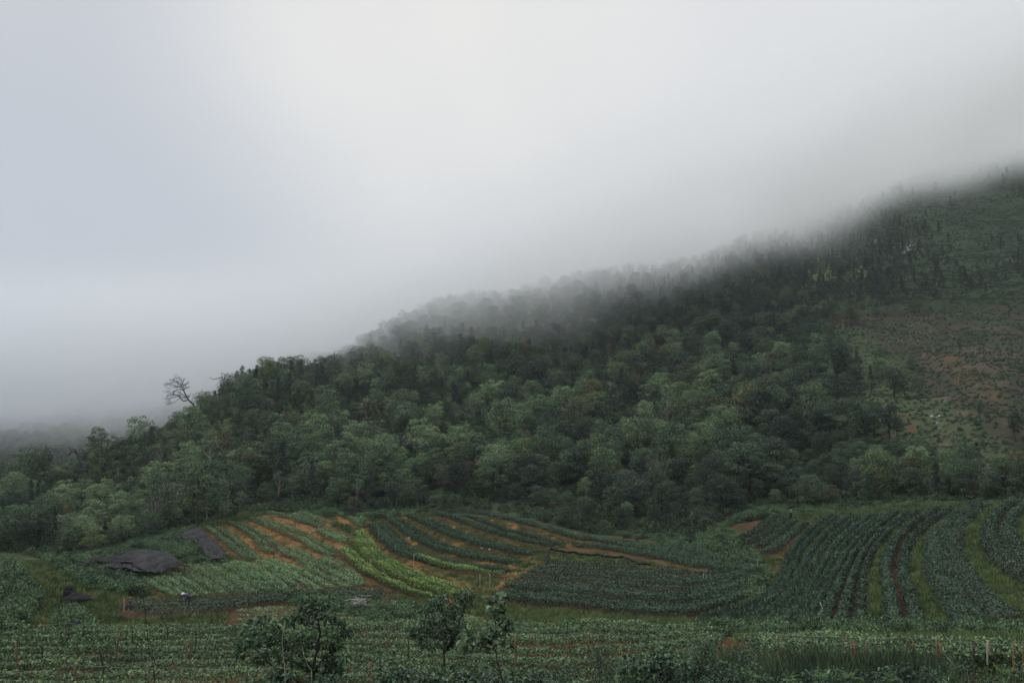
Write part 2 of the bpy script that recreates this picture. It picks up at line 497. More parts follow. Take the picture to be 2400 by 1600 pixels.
def smoothline(P, n):
    """Catmull-Rom through the points, resampled by arc length"""
    P = np.asarray(P, float)
    if len(P) < 3: return resample(P, n)
    Q = np.vstack([2 * P[0] - P[1], P, 2 * P[-1] - P[-2]])
    out = []
    for i in range(1, len(Q) - 2):
        t = np.linspace(0, 1, 12, endpoint=False)[:, None]
        a, b, c, d = Q[i - 1], Q[i], Q[i + 1], Q[i + 2]
        out.append(0.5 * (2 * b + (c - a) * t + (2 * a - 5 * b + 4 * c - d) * t ** 2 + (3 * b - a - 3 * c + d) * t ** 3))
    out.append(P[-1:])
    return resample(np.vstack(out), n)


# --- planted plots: guide curves (photo pixels -> ground), rows between them
# each: name, rows t list, guides [(t, pts)], terrace period, riser amplitude, bank colour, soil colour, plant kind
ORANGE = (0.17, 0.092, 0.028); RUST = (0.085, 0.048, 0.018); DKSOIL = (0.06, 0.036, 0.016)
DRY = (0.135, 0.095, 0.036); YGR = (0.048, 0.045, 0.017); GRN = (0.055, 0.085, 0.026)
PLOTS = [
    dict(name='upper left terrace', wf=0.70, kind='crop', h=.55, w=1.15, dens=150, per=2, amp=.8, bank=DRY, soil=ORANGE,
         guides=[(0, [(478, 1240), (520, 1272), (583, 1316)]), (2, [(533, 1227), (590, 1262), (625, 1302)]),
                 (4, [(585, 1221), (640, 1244), (702, 1271)]), (6, [(626, 1209), (690, 1222), (750, 1238)]), (8, [(648, 1196), (705, 1206), (768, 1222)])],
         rows=[0.25, 1.05, 2.2, 3.0, 4.2, 5.0, 6.2, 7.0, 7.7]),
    dict(name='small block below the path', wf=0.70, kind='crop', h=.5, w=1.1, dens=150, per=2, amp=.7, bank=DRY, soil=ORANGE,
         guides=[(0, [(600, 1322), (640, 1342), (668, 1366)]), (2, [(656, 1298), (695, 1314), (738, 1338)]),
                 (4, [(703, 1267), (730, 1285), (775, 1308)]), (6, [(742, 1246), (775, 1262), (812, 1277)]), (7, [(758, 1236), (785, 1248), (815, 1262)])],
         rows=[0.3, 1.1, 2.2, 3.0, 4.2, 5.0, 6.1, 6.8]),
    dict(name='pair of short beds atop the path', wf=0.8, kind='crop', h=.5, w=1.1, dens=150, per=2, amp=.5, bank=ORANGE, soil=ORANGE,
         guides=[(0, [(792, 1222), (820, 1228), (848, 1238)]), (2, [(818, 1208), (845, 1216), (868, 1226)])], rows=[0.4, 1.3]),
    dict(name='lower left field', wf=0.78, kind='crop', h=.5, w=1.25, dens=125, per=1, amp=.25, bank=RUST, soil=RUST,
         guides=[(0, [(315, 1358), (355, 1378), (395, 1400)]), (3, [(372, 1345), (420, 1370), (470, 1402)]),
                 (7, [(480, 1312), (540, 1342), (610, 1390)]), (11, [(600, 1330), (640, 1355), (690, 1388)]), (15, [(735, 1336), (775, 1352), (830, 1378)]), (17, [(760, 1300), (810, 1330), (860, 1372)])],
         rows=[0.5, 1.5, 2.5, 3.5, 4.5, 5.5, 6.5, 7.5, 8.5, 9.5, 10.5, 11.5, 12.5, 13.5, 14.5, 15.5, 16.5]),
    dict(name='foot of the lower left field', kind='dusk', h=.5, w=1.5, dens=90, per=1, amp=.1, bank=GRN, soil=DKSOIL,
         guides=[(0, [(300, 1450), (480, 1438), (700, 1412), (900, 1408)]), (3, [(300, 1405), (480, 1408), (700, 1392), (900, 1384)])],
         rows=[0.5, 1.5, 2.5]),
    dict(name='yellow green band', wf=0.60, kind='yellow', h=.8, w=1.3, dens=210, per=3, amp=.9, bank=DRY, soil=RUST,
         guides=[(0, [(796, 1296), (850, 1345), (930, 1386), (1000, 1408)]), (3, [(833, 1262), (885, 1318), (975, 1370), (1080, 1404)]),
                 (5, [(862, 1238), (915, 1300), (1010, 1345), (1130, 1386)])],
         rows=[0.3, 1.25, 2.5, 3.3, 4.1]),
    dict(name='yellow green strip', kind='yellow', h=.75, w=1.5, dens=230, per=2, amp=.4, bank=DRY, soil=RUST,
         guides=[(0, [(972, 1312), (1066, 1344), (1178, 1358)]), (1, [(972, 1300), (1066, 1330), (1182, 1345)])], rows=[0.5]),
    dict(name='long centre field', wf=0.84, kind='blade', h=.65, w=1.25, dens=170, per=2, amp=1.0, bank=YGR, soil=RUST,
         guides=[(0, [(872, 1232), (925, 1288), (1010, 1322), (1190, 1342)]), (2, [(905, 1216), (968, 1262), (1070, 1302), (1205, 1325)]),
                 (4, [(955, 1213), (1035, 1250), (1120, 1278), (1240, 1305)]), (6, [(1018, 1212), (1105, 1238), (1190, 1262), (1290, 1284)]),
                 (8, [(1075, 1203), (1160, 1216), (1260, 1240), (1345, 1266)]), (9, [(1085, 1195), (1170, 1206), (1270, 1228), (1355, 1256)])],
         rows=[0.15, 0.95, 2.15, 2.95, 4.15, 4.95, 6.15, 6.95, 8.1, 8.8]),
    dict(name='dark curving field', wf=0.78, kind='dusk', h=.8, w=1.5, dens=150, per=3, amp=.5, bank=RUST, soil=DKSOIL,
         guides=[(0, [(1165, 1412), (1350, 1430), (1530, 1446), (1640, 1440), (1750, 1405)]), (4, [(1190, 1376), (1340, 1386), (1540, 1404), (1660, 1394), (1758, 1364)]),
                 (9, [(1288, 1316), (1400, 1324), (1560, 1340), (1680, 1346), (1760, 1330)])],
         rows=[0.4, 1.2, 2.0, 2.8, 3.6, 4.4, 5.2, 6.0, 6.8, 7.6, 8.4]),
    dict(name='block above the rolled net', kind='blade', h=.7, w=1.4, dens=160, per=3, amp=.6, bank=RUST, soil=RUST,
         guides=[(0, [(1335, 1292), (1450, 1304), (1600, 1330), (1745, 1344)]), (4, [(1370, 1258), (1500, 1264), (1640, 1288), (1755, 1318)])],
         rows=[0.6, 1.5, 2.4, 3.3]),
    dict(name='short rows left of the slope', kind='lily', h=.7, w=1.3, dens=150, per=1, amp=.3, bank=DKSOIL, soil=DKSOIL,
         guides=[(0, [(1750, 1205), (1715, 1222), (1672, 1243)]), (2, [(1815, 1212), (1770, 1245), (1722, 1262)]), (5, [(1893, 1230), (1855, 1262), (1808, 1304)])],
         rows=[0.4, 1.3, 2.2, 3.1, 3.9, 4.7]),
    dict(name='long rows of the right slope', wf=0.72, kind='lily', h=.75, w=1.35, dens=160, per=2, amp=.75, bank=GRN, soil=DKSOIL,
         guides=[(0, [(1948, 1210), (1865, 1279), (1830, 1350), (1790, 1410), (1640, 1452)]), (3, [(2020, 1212), (1940, 1276), (1896, 1345), (1862, 1410), (1800, 1466)]),
                 (6, [(2095, 1206), (2008, 1276), (1962, 1345), (1925, 1410), (1885, 1478)])],
         rows=[0.1, 0.85, 2.1, 2.85, 4.1, 4.85, 5.8]),
    dict(name='steep rows at the right edge', kind='dusk', h=.85, w=1.7, dens=170, per=2, amp=.8, bank=GRN, soil=DKSOIL,
         guides=[(4, [(2095, 1206), (2012, 1276), (1968, 1345), (1932, 1410), (1893, 1478)]), (6, [(2190, 1198), (2095, 1262), (2060, 1330), (2065, 1410), (2070, 1482)]),
                 (8, [(2280, 1190), (2190, 1258), (2180, 1330), (2210, 1400), (2260, 1482)]), (10, [(2360, 1182), (2300, 1245), (2330, 1320), (2400, 1370), (2480, 1410)]), (12, [(2460, 1180), (2420, 1240), (2470, 1290), (2560, 1320)])],
         rows=[4.3, 4.8, 5.3, 6.3, 6.95, 8.2, 8.85, 10.3, 11.0]),
    dict(name='front field', kind='front', h=.75, w=1.7, dens=260, per=1, amp=.25, bank=RUST, soil=RUST,
         guides=[(0, [(-120, 1640), (500, 1650), (900, 1660), (1620, 1660)]), (3, [(-120, 1572), (400, 1568), (800, 1566), (1660, 1566)]),
                 (5, [(-100, 1532), (400, 1534), (800, 1530), (1700, 1530)]), (7, [(-80, 1502), (400, 1502), (800, 1494), (1720, 1500)]), (8, [(-60, 1491), (400, 1490), (800, 1482), (1660, 1488)])],
         rows=[0.5, 1.5, 2.5, 3.5, 4.5, 5.4, 6.2, 7.0, 7.8]),
    dict(name='young seedling bed', kind='crop', h=.22, w=1.9, dens=70, per=1, amp=.08, bank=RUST, soil=RUST,
         guides=[(0, [(540, 1476), (800, 1470), (1130, 1478)]), (4, [(560, 1428), (760, 1424), (1000, 1436), (1110, 1448)])],
         rows=[0.5, 1.5, 2.5, 3.5]),
    dict(name='front right field', kind='front', h=.7, w=1.7, dens=230, per=1, amp=.2, bank=RUST, soil=RUST,
         guides=[(0, [(1950, 1590), (2150, 1588), (2480, 1590)]), (3, [(1790, 1536), (2100, 1544), (2480, 1556)]), (5, [(1760, 1508), (2100, 1520), (2300, 1538), (2480, 1550)])],
         rows=[0.5, 1.4, 2.3, 3.2, 4.0, 4.7]),
]
NS = 90
for p in PLOTS:
    p['G'] = []
    for t, pts in p['guides']:
        W = np.array([pix(*q) for q in pts])
        p['G'].append((t, smoothline(W, NS)))


def row_line(p, t):
    G = p['G']
    ts = [g[0] for g in G]
    k = max(0, min(len(G) - 2, int(np.searchsorted(ts, t) - 1)))
    f = (t - ts[k]) / (ts[k + 1] - ts[k])
    return G[k][1] * (1 - f) + G[k + 1][1] * f


# kd-tree over all plots -> (plot, t) for ground vertices
samples = []
for pi, p in enumerate(PLOTS):
    t0, t1 = p['G'][0][0], p['G'][-1][0]
    for t in np.arange(t0, t1 + 1e-6, 0.1):
        ln = row_line(p, t)
        for q in ln[::2]:
            samples.append((q[0], q[1], pi, t))
kd = kdtree.KDTree(len(samples))
for i, s in enumerate(samples):
    kd.insert((s[0], s[1], 0), i)
kd.balance()

rows_r = np.concatenate([np.geomspace(1.5, 30, 45)[:-1], np.arange(30, 150, 0.28), np.geomspace(150, 1300, 250)])
az_c = np.concatenate([np.arange(-180, -33, 7.0)[:-1], np.arange(-33.5, 33.51, 0.11), np.arange(40, 180, 7.0)])
az_r = np.radians(az_c)
AZ, RR = np.meshgrid(az_r, rows_r, indexing='ij')
X = RR * np.sin(AZ); Y = RR * np.cos(AZ)
Z = z_base(X, Y)
PX, PY = project(X, Y, Z)
tval = np.full(X.shape, -1.0); pidx = np.full(X.shape, -1, int); pdist = np.full(X.shape, 9.0)
cand = (RR > 36) & (RR < 150) & (np.abs(AZ) < R(33.6))
ii = np.argwhere(cand)
xs_, ys_ = X[cand], Y[cand]
tv = np.empty(len(xs_)); pv = np.empty(len(xs_), int); dv = np.empty(len(xs_))
find = kd.find
for k in range(len(xs_)):
    co, i, d = find((xs_[k], ys_[k], 0))
    s = samples[i]
    tv[k] = s[3]; pv[k] = s[2]; dv[k] = d
tval[cand] = tv; pidx[cand] = pv; pdist[cand] = dv
inplot = pdist < 0.9
fade = np.clip(1.6 - pdist, 0, 1) * (pidx >= 0)

rel = np.zeros(X.shape)
col = np.zeros(X.shape + (3,))
nz1 = fbm(X / 9, Y / 9, 3); nz2 = fbm(X / 2.2 + 40, Y / 2.2, 3); nz3 = fbm(X / 30 + 9, Y / 30, 3)


def inpoly(px, py, poly):
    c = np.zeros(np.shape(px), bool)
    n = len(poly)
    for i in range(n):
        x1, y1 = poly[i]; x2, y2 = poly[(i + 1) % n]
        cond = ((y1 > py) != (y2 > py)) & (px < (x2 - x1) * (py - y1) / ((y2 - y1) if y2 != y1 else 1e-9) + x1)
        c ^= cond
    return c


def near(px, py, cx, cy, rx, ry):
    return np.clip(1.4 - np.hypot((px - cx) / rx, (py - cy) / ry), 0, 1)


col[:] = (0.034, 0.048, 0.022)                      # forest floor
jx = PX + nz2 * 18; jy = PY + nz2 * 10 + nz1 * 8
g = np.array((0.078, 0.084, 0.027)); d_ = np.array((0.15, 0.105, 0.038))
mfield = (RR < 118) & (jy > 1290) & ~inplot
col[mfield] = g + (d_ - g) * np.clip(nz1[mfield] * 0.8 + 0.25, 0, 1)[:, None]


def paint(mask, c, k=1.0):
    m = np.clip(mask * k, 0, 1)[..., None]
    col[:] = col * (1 - m) + np.array(c) * m


far = (RR > 150)
jx = np.where(far, PX + nz1 * 60 + nz3 * 60 + nz2 * 16, jx); jy = np.where(far, PY + nz1 * 22 + nz3 * 20 + nz2 * 8, jy)
# open upper right slope, landslide scar, gully, clearings
paint((inpoly(jx, jy, [(1850, 560), (2000, 470), (2900, 300), (2900, 720), (2200, 720), (1850, 690)]) & far).astype(float), (0.030, 0.050, 0.024), .9)
paint((inpoly(jx, jy, [(1860, 625), (2000, 610), (2060, 640), (1960, 660), (1880, 645)]) & far).astype(float), (0.10, 0.15, 0.05), .9)
paint((inpoly(jx, jy, [(1880, 745), (2150, 715), (2900, 690), (2900, 1100), (2380, 1100), (2240, 1000), (2160, 900), (2060, 800), (1960, 770)]) & far).astype(float), (0.036, 0.031, 0.021), .85)
paint((inpoly(jx, jy, [(2130, 820), (2250, 830), (2400, 960), (2900, 1060), (2900, 1120), (2350, 1000), (2240, 900)]) & far).astype(float) * np.clip(nz2 * 1.5 + .5, 0, 1), (0.085, 0.046, 0.024), .7)
paint((inpoly(jx, jy, [(2150, 930), (2260, 930), (2300, 1000), (2250, 1060), (2180, 1040)]) & far).astype(float) * np.clip(nz2 * 2 + .3, 0, 1), (0.13, 0.095, 0.07), .6)
paint((inpoly(jx, jy, [(2000, 900), (2160, 900), (2300, 1010), (2900, 1120), (2900, 1200), (2000, 1200)]) & far).astype(float) * np.clip(nz1 + .7, 0, 1), (0.045, 0.058, 0.026), .9)
paint((inpoly(jx, jy, [(1980, 930), (2150, 940), (2200, 1080), (2050, 1090)]) & far).astype(float) * np.clip(nz2 * 2 - .2, 0, 1), (0.09, 0.042, 0.022), .8)
for cx, cy, rx, ry in ((840, 1000, 70, 55), (870, 830, 120, 25), (1000, 850, 90, 25), (560, 1040, 120, 30), (790, 960, 60, 40), (1080, 1010, 80, 40)):
    paint(near(jx, jy, cx, cy, rx, ry) * far, (0.065, 0.082, 0.034), .8)
paint(near(jx, jy, 880, 845, 60, 12) * far, (0.14, 0.085, 0.05), .4)
strk = fbm((X * .9 + Y * .35) / 3.5, (Y - X * .4) / 22, 3)
paint((inpoly(jx, jy, [(1880, 745), (2150, 715), (2900, 690), (2900, 1100), (2380, 1100), (2240, 1000), (2160, 900), (2060, 800), (1960, 770)]) & far) * np.clip(strk * 2.2 + .1, 0, 1), (0.028, 0.042, 0.020), .9)
paint((inpoly(jx, jy, [(2000, 760), (2200, 730), (2900, 720), (2900, 1000), (2340, 960), (2180, 840)]) & far) * np.clip(-strk * 2.0 - .2, 0, 1), (0.085, 0.066, 0.046), .8)
paint(inpoly(jx, jy, [(50, 1305), (110, 1312), (190, 1385), (300, 1430), (460, 1450), (470, 1478), (200, 1486), (130, 1410), (60, 1350)]).astype(float) * (RR < 150), (0.085, 0.085, 0.03), .8)
# near banks of soil, tracks
for cx, cy, rx, ry, k in ((110, 1470, 42, 35, .8), (40, 1470, 22, 30, .4), (1560, 1448, 80, 7, .9), (1420, 1440, 60, 5, .6), (1850, 1520, 60, 6, .8), (1960, 1500, 120, 4, .6), (2250, 1533, 90, 5, .9),
                       (2380, 1528, 40, 5, .9), (1690, 1500, 20, 4, .5), (210, 1460, 25, 10, .5), (100, 1360, 20, 40, .25), (1765, 1330, 14, 30, .5), (1300, 1455, 40, 5, .5),
                       (1870, 1202, 60, 6, 1.0), (430, 1275, 22, 22, 1.0), (465, 1310, 20, 15, .6), (1345, 1275, 12, 8, .8), (690, 1300, 60, 8, .4), (2290, 1470, 60, 8, .6), (450, 1345, 60, 4, .6)):
    paint(near(jx, jy, cx, cy, rx, ry) * (RR < 150) * np.clip(nz2 + 1.0, 0, 1), (0.16, 0.083, 0.026), k)
for (xa, ya), (xb, yb), wd in (((600, 1326), (742, 1250), 4), ((742, 1250), (790, 1230), 4), ((705, 1330), (812, 1280), 4), ((812, 1280), (868, 1236), 5), ((1150, 1388), (1358, 1262), 5)):
    tt = np.clip(((jx - xa) * (xb - xa) + (jy - ya) * (yb - ya)) / ((xb - xa) ** 2 + (yb - ya) ** 2), 0, 1)
    dd = np.hypot(jx - xa - tt * (xb - xa), (jy - ya - tt * (yb - ya)))
    paint(np.clip(1.6 - dd / wd, 0, 1) * (RR < 150), (0.17, 0.095, 0.034), .8)

for pi, p in enumerate(PLOTS):
    m = (pidx == pi) & inplot
    if not m.any(): continue
    t = tval[m] - p['G'][0][0]; per = p['per']
    f = (t % per) / per
    st = np.clip((f - 0.62) / 0.30, 0, 1)
    edge = np.clip(1.2 - pdist[m], 0, 1)
    rel[m] += p['amp'] * (st - f) * edge
    bank = (f > 0.60) if per > 1 else (np.abs(f - 0.5) > 0.6)
    c = np.where(bank[:, None], np.array(p['bank']), np.array(p['soil']))
    v = np.clip(0.9 + nz2[m] * 0.5, 0.4, 1.5)[:, None]
    if p['bank'] in (DRY, YGR):
        if p['name'] in ('upper left terrace', 'small block below the path'): c = np.where(bank[:, None], np.array((0.15, 0.088, 0.032)), np.array((0.095, 0.054, 0.020)))
        c = np.where((bank & (nz2[m] > 0.30))[:, None], np.array((0.15, 0.08, 0.028)), c)
    col[m] = c * v
rough_amp = np.where(RR > 150, 1.3, np.where(RR < 32, 0.5, 0.0)) * np.clip((RR - 150) / 40, 0, 1) + np.where(RR < 32, 0.3, 0)
rel += nz1 * rough_amp + nz3 * np.clip((RR - 160) / 60, 0, 1) * 2.5
rel += (nz2 * 0.10) * (RR < 150) * (RR > 30)
# steep cut bank running across the landslide, gully on the right
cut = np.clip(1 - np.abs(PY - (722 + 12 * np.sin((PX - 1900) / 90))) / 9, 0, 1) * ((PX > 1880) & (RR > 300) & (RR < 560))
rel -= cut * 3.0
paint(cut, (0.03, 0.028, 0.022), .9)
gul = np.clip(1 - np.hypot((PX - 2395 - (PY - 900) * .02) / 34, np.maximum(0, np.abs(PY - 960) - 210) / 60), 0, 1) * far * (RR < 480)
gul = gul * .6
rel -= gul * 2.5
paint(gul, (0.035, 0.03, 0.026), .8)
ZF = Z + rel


def zg(x, y):
    x = np.asarray(x, float); y = np.asarray(y, float)
    az = np.degrees(np.arctan2(x, y)); r = np.hypot(x, y)
    u = np.clip(np.interp(az, az_c, np.arange(len(az_c))), 0, len(az_c) - 1.001)
    v = np.clip(np.interp(r, rows_r, np.arange(len(rows_r))), 0, len(rows_r) - 1.001)
    i = u.astype(int); j = v.astype(int); fu = u - i; fv = v - j
    return (ZF[i, j] * (1 - fu) + ZF[i + 1, j] * fu) * (1 - fv) + (ZF[i, j + 1] * (1 - fu) + ZF[i + 1, j + 1] * fu) * fv


def gpt(px, py, **k):
    x, y = pix(px, py, zf=zg, **k)
    return np.array([x, y, float(zg(x, y))])


def ground_mat():
    m = bpy.data.materials.new('hillside_ground')
    m.use_nodes = True
    t = m.node_tree
    p = t.nodes['Principled BSDF']
    at = N(t, 'ShaderNodeAttribute', attribute_name='tone')
    tc = N(t, 'ShaderNodeTexCoord')
    nz = N(t, 'ShaderNodeTexNoise', inp={'Scale': 2.2, 'Detail': 8.0, 'Roughness': 0.7})
    L(t, tc.outputs['Object'], nz.inputs['Vector'])
    cr = N(t, 'ShaderNodeValToRGB')
    cr.color_ramp.elements[0].position = 0.3; cr.color_ramp.elements[0].color = (0.5, 0.5, 0.5, 1)
    cr.color_ramp.elements[1].position = 0.72; cr.color_ramp.elements[1].color = (1.5, 1.5, 1.45, 1)
    L(t, nz.outputs['Fac'], cr.inputs[0])
    mx = N(t, 'ShaderNodeMix', data_type='RGBA', blend_type='MULTIPLY'); mx.inputs[0].default_value = 1
    L(t, at.outputs['Color'], mx.inputs[6]); L(t, cr.outputs[0], mx.inputs[7])
    L(t, mx.outputs[2], p.inputs['Base Color'])
    p.inputs['Roughness'].default_value = 0.95
    p.inputs['Specular IOR Level'].default_value = 0.15
    bp = N(t, 'ShaderNodeBump', inp={'Strength': 0.9, 'Distance': 0.12})
    n2 = N(t, 'ShaderNodeTexNoise', inp={'Scale': 5.0, 'Detail': 6.0, 'Roughness': 0.7})
    L(t, tc.outputs['Object'], n2.inputs['Vector'])
    L(t, n2.outputs['Fac'], bp.inputs['Height']); L(t, bp.outputs[0], p.inputs['Normal'])
    return m


def build_ground():
    na, nr = X.shape
    mb = MB()
    V = np.stack([X, Y, ZF], -1).reshape(-1, 3)
    i = np.arange(na); j = np.arange(nr - 1)
    I, J = np.meshgrid(i, j, indexing='ij')
    I2 = (I + 1) % na
    Q = np.stack([I * nr + J, I * nr + J + 1, I2 * nr + J + 1, I2 * nr + J], -1).reshape(-1, 4)
    c0 = len(V)
    V = np.vstack([V, [0, 0, float(ZF[:, 0].mean())]])
    T = np.stack([np.arange(na) * nr, ((np.arange(na) + 1) % na) * nr, np.full(na, c0)], -1)
    mb.add(V, Q[:, ::-1], T[:, ::-1])
    me = mb.mesh('ground', ground_mat())
    at = me.attributes.new('tone', 'FLOAT_COLOR', 'POINT')
    cc = np.concatenate([col.reshape(-1, 3), [col[0, 0]]])
    at.data.foreach_set('color', np.hstack([cc, np.ones((len(cc), 1))]).astype(np.float32).ravel())
    # normals up?
    if me.polygons[1000].normal.z < 0:
        me.flip_normals()
    o = link(bpy.data.objects.new('ground', me))
    tag(o, kind='structure', label='terraced valley floor rising into a wooded mountainside')


build_ground()


# ------------------------------------------------------------------ scatter through geometry nodes (stuff only)
def scatter(name, pts, scl, rot, protos, label, tilt=None):
    """points -> instances of the given unlinked prototype meshes (random pick)"""
    me = bpy.data.meshes.new(name + '_points')
    me.vertices.add(len(pts))
    me.vertices.foreach_set('co', np.asarray(pts, np.float32).ravel())
    a = me.attributes.new('sc', 'FLOAT', 'POINT'); a.data.foreach_set('value', np.asarray(scl, np.float32))
    a = me.attributes.new('rz', 'FLOAT', 'POINT'); a.data.foreach_set('value', np.asarray(rot, np.float32))
    a = me.attributes.new('pick', 'INT', 'POINT'); a.data.foreach_set('value', rng.integers(0, len(protos), len(pts)).astype(np.int32))
    o = link(bpy.data.objects.new(name, me))
    g = bpy.data.node_groups.new(name + '_scatter', 'GeometryNodeTree')
    g.interface.new_socket('Geometry', in_out='INPUT', socket_type='NodeSocketGeometry')
    g.interface.new_socket('Geometry', in_out='OUTPUT', socket_type='NodeSocketGeometry')
    gi = g.nodes.new('NodeGroupInput'); go = g.nodes.new('NodeGroupOutput')
    iop = g.nodes.new('GeometryNodeInstanceOnPoints')
    jn = g.nodes.new('GeometryNodeJoinGeometry')
    for pm in protos:
        po = bpy.data.objects.new('source_' + pm.name, pm)
        oi = g.nodes.new('GeometryNodeObjectInfo')
        oi.inputs['Object'].default_value = po
        oi.inputs['As Instance'].default_value = True
        g.links.new(oi.outputs['Geometry'], jn.inputs[0])
    g.links.new(gi.outputs[0], iop.inputs['Points'])
    g.links.new(jn.outputs[0], iop.inputs['Instance'])
    iop.inputs['Pick Instance'].default_value = True

    def na(nm, typ):
        n = g.nodes.new('GeometryNodeInputNamedAttribute'); n.data_type = typ; n.inputs[0].default_value = nm
        return n.outputs[0]
    g.links.new(na('pick', 'INT'), iop.inputs['Instance Index'])
    cx = g.nodes.new('ShaderNodeCombineXYZ'); g.links.new(na('rz', 'FLOAT'), cx.inputs[2])
    g.links.new(cx.outputs[0], iop.inputs['Rotation'])
    cs = g.nodes.new('ShaderNodeCombineXYZ')
    s = na('sc', 'FLOAT')
    for k in range(3): g.links.new(s, cs.inputs[k])
    g.links.new(cs.outputs[0], iop.inputs['Scale'])
    g.links.new(iop.outputs[0], go.inputs[0])
    md = o.modifiers.new('scatter', 'NODES'); md.node_group = g
    tag(o, kind='stuff', label=label)
    return o


# ------------------------------------------------------------------ tree builders (unit: metres)
def curve3(a, b, sag, n=6, r=rng):
    a = np.array(a, float); b = np.array(b, float)
    t = np.linspace(0, 1, n)[:, None]
    m = r.normal(size=3) * np.linalg.norm(b - a) * 0.08
    return a * (1 - t) + b * t + np.sin(t * math.pi) * (m + np.array([0, 0, sag]))


def make_broadleaf(seed, H=8.0, W=5.5, nclump=26, per=85, leaf=0.27, low=0.28, flat=0.45, barkm='bark'):
    r = np.random.default_rng(seed)
    tr = MB(); cr = MB()
    lean = r.normal(size=2) * 0.4
    top = np.array([lean[0], lean[1], H * 0.72])
    trunk = curve3((0, 0, -0.6), top, 0, 8, r)
    tube(tr, trunk, np.linspace(H * 0.022, H * 0.006, 8), 6)
    C = []
    nclump = int(nclump * 1.35); per = per * .8
    for k in range(nclump):
        for _ in range(30):
            zz = low + (1 - low) * r.random() ** 0.8
            rad = W / 2 * math.sqrt(max(0.03, 1 - ((zz - 0.55) / 0.52) ** 2)) * (0.45 + 0.6 * r.random())
            a = r.random() * 2 * math.pi
            c = np.array([math.cos(a) * rad, math.sin(a) * rad, zz * H * 0.95])
            if all(np.linalg.norm((c - q) * (1, 1, 1.6)) > W * 0.19 for q in C): break
        C.append(c)
        tb = trunk[min(7, int(2 + 5 * max(0, zz - .15)))]
        tube(tr, curve3(tb, c - (0, 0, 0.15), -0.1, 5, r), np.linspace(H * 0.008, 0.02, 5), 4)
        rx = W * (0.10 + 0.12 * r.random()); rz = rx * (flat + .22) * (0.8 + .6 * r.random())
        n = int(per * 1.65)
        d = rdir(n, r); d[:, 2] = np.abs(d[:, 2]) * 1.0 - 0.12
        d = nrm(d)
        q = (0.72 + 0.38 * r.random(n))[:, None]
        P = c + d * q * np.array([rx, rx, rz])
        P += r.normal(size=(n, 3)) * 0.06
        D = nrm(d * np.array([1, 1, 0.3]) + r.normal(size=(n, 3)) * 0.6 + (0, 0, -0.15))
        Nn = nrm(d + r.normal(size=(n, 3)) * 0.55 + (0, 0, 0.5))
        base_t = 0.34 + 0.22 * r.random()
        kites(cr, P, D, Nn, leaf * (0.7 + .6 * r.random(n)), leaf * 0.55, np.clip(base_t - .06 + r.normal(size=n) * 0.13 + 0.24 * d[:, 2], 0, 1))  # sunlit clump tops put into the tint, over random leaf variation
    return cr, tr


def make_pine(seed, H=9.0, W=3.0, low=0.35):
    r = np.random.default_rng(seed)
    tr = MB(); cr = MB()
    tube(tr, curve3((0, 0, -0.6), (r.normal() * .3, r.normal() * .3, H), 0, 7, r), np.linspace(0.14, 0.03, 7), 5)
    zz = H * low
    while zz < H * 0.98:
        f = (zz / H - low) / (1 - low)
        rad = W / 2 * (1.15 - 0.85 * f) * (0.45 + 0.9 * r.random())
        for k in range(r.integers(3, 6)):
            a = r.random() * 2 * math.pi; rr_ = rad * (0.5 + .6 * r.random())
            e = np.array([math.cos(a) * rr_, math.sin(a) * rr_, zz + 0.1 * rr_])
            tube(tr, [(0, 0, zz), e], [0.03, 0.012], 3, cap=False)
            n = 30
            t = (0.3 + 0.75 * r.random(n))[:, None]
            P = np.array([0, 0, zz]) * (1 - t) + e * t + r.normal(size=(n, 3)) * np.array([.2, .2, .13])
            D = nrm((e - (0, 0, zz)) * 0.5 + r.normal(size=(n, 3)) * .6 + (0, 0, .3))
            kites(cr, P, D, rdir(n, r), 0.34, 0.11, np.clip(0.45 + r.normal(size=n) * .2, 0, 1))
        zz += H * 0.045 + 0.15 * r.random()
    n = 40
    P = np.array([0, 0, H * .96]) + r.normal(size=(n, 3)) * (0.15, .15, .3)
    kites(cr, P, rdir(n, r) + (0, 0, .8), rdir(n, r), 0.34, 0.10, np.clip(0.5 + r.normal(size=n) * .2, 0, 1))
    return cr, tr


def make_shrub(seed, R_=1.3, H=1.3, n=420, leaf=0.26, nl=6):
    r = np.random.default_rng(seed)
    mb = MB()
    for k in range(nl):
        a = r.random() * 6.28; c = np.array([math.cos(a), math.sin(a), 0]) * R_ * 0.6 * r.random() ** .5
        c[2] = 0
        hh = H * (0.5 + .6 * r.random()); rr_ = R_ * (0.35 + .3 * r.random())
        m = n // nl
        d = rdir(m, r); d[:, 2] = np.abs(d[:, 2])
        P = c + d * np.array([rr_, rr_, hh]) * (0.75 + .35 * r.random(m))[:, None]
        D = nrm(d + r.normal(size=(m, 3)) * .7)
        kites(mb, P, D, nrm(d + r.normal(size=(m, 3)) * .6 + (0, 0, .4)), leaf * (0.6 + .8 * r.random(m)), leaf * .5,
              np.clip(0.36 + 0.2 * r.random() + r.normal(size=m) * .14, 0, 1))
    return mb


def make_tuft(seed, n=40, h=0.5, spread=0.35, wd=0.03):
    r = np.random.default_rng(seed)
    mb = MB()
    P = np.c_[r.normal(size=(n, 2)) * spread * .6, np.full(n, -0.03)]
    D = nrm(np.c_[r.normal(size=(n, 2)) * (.45 if n < 100 else .6), np.ones(n)])
    kites(mb, P, D, rdir(n, r), h * (0.5 + .7 * r.random(n)), wd, np.clip(.5 + r.normal(size=n) * .2, 0, 1))
    return mb


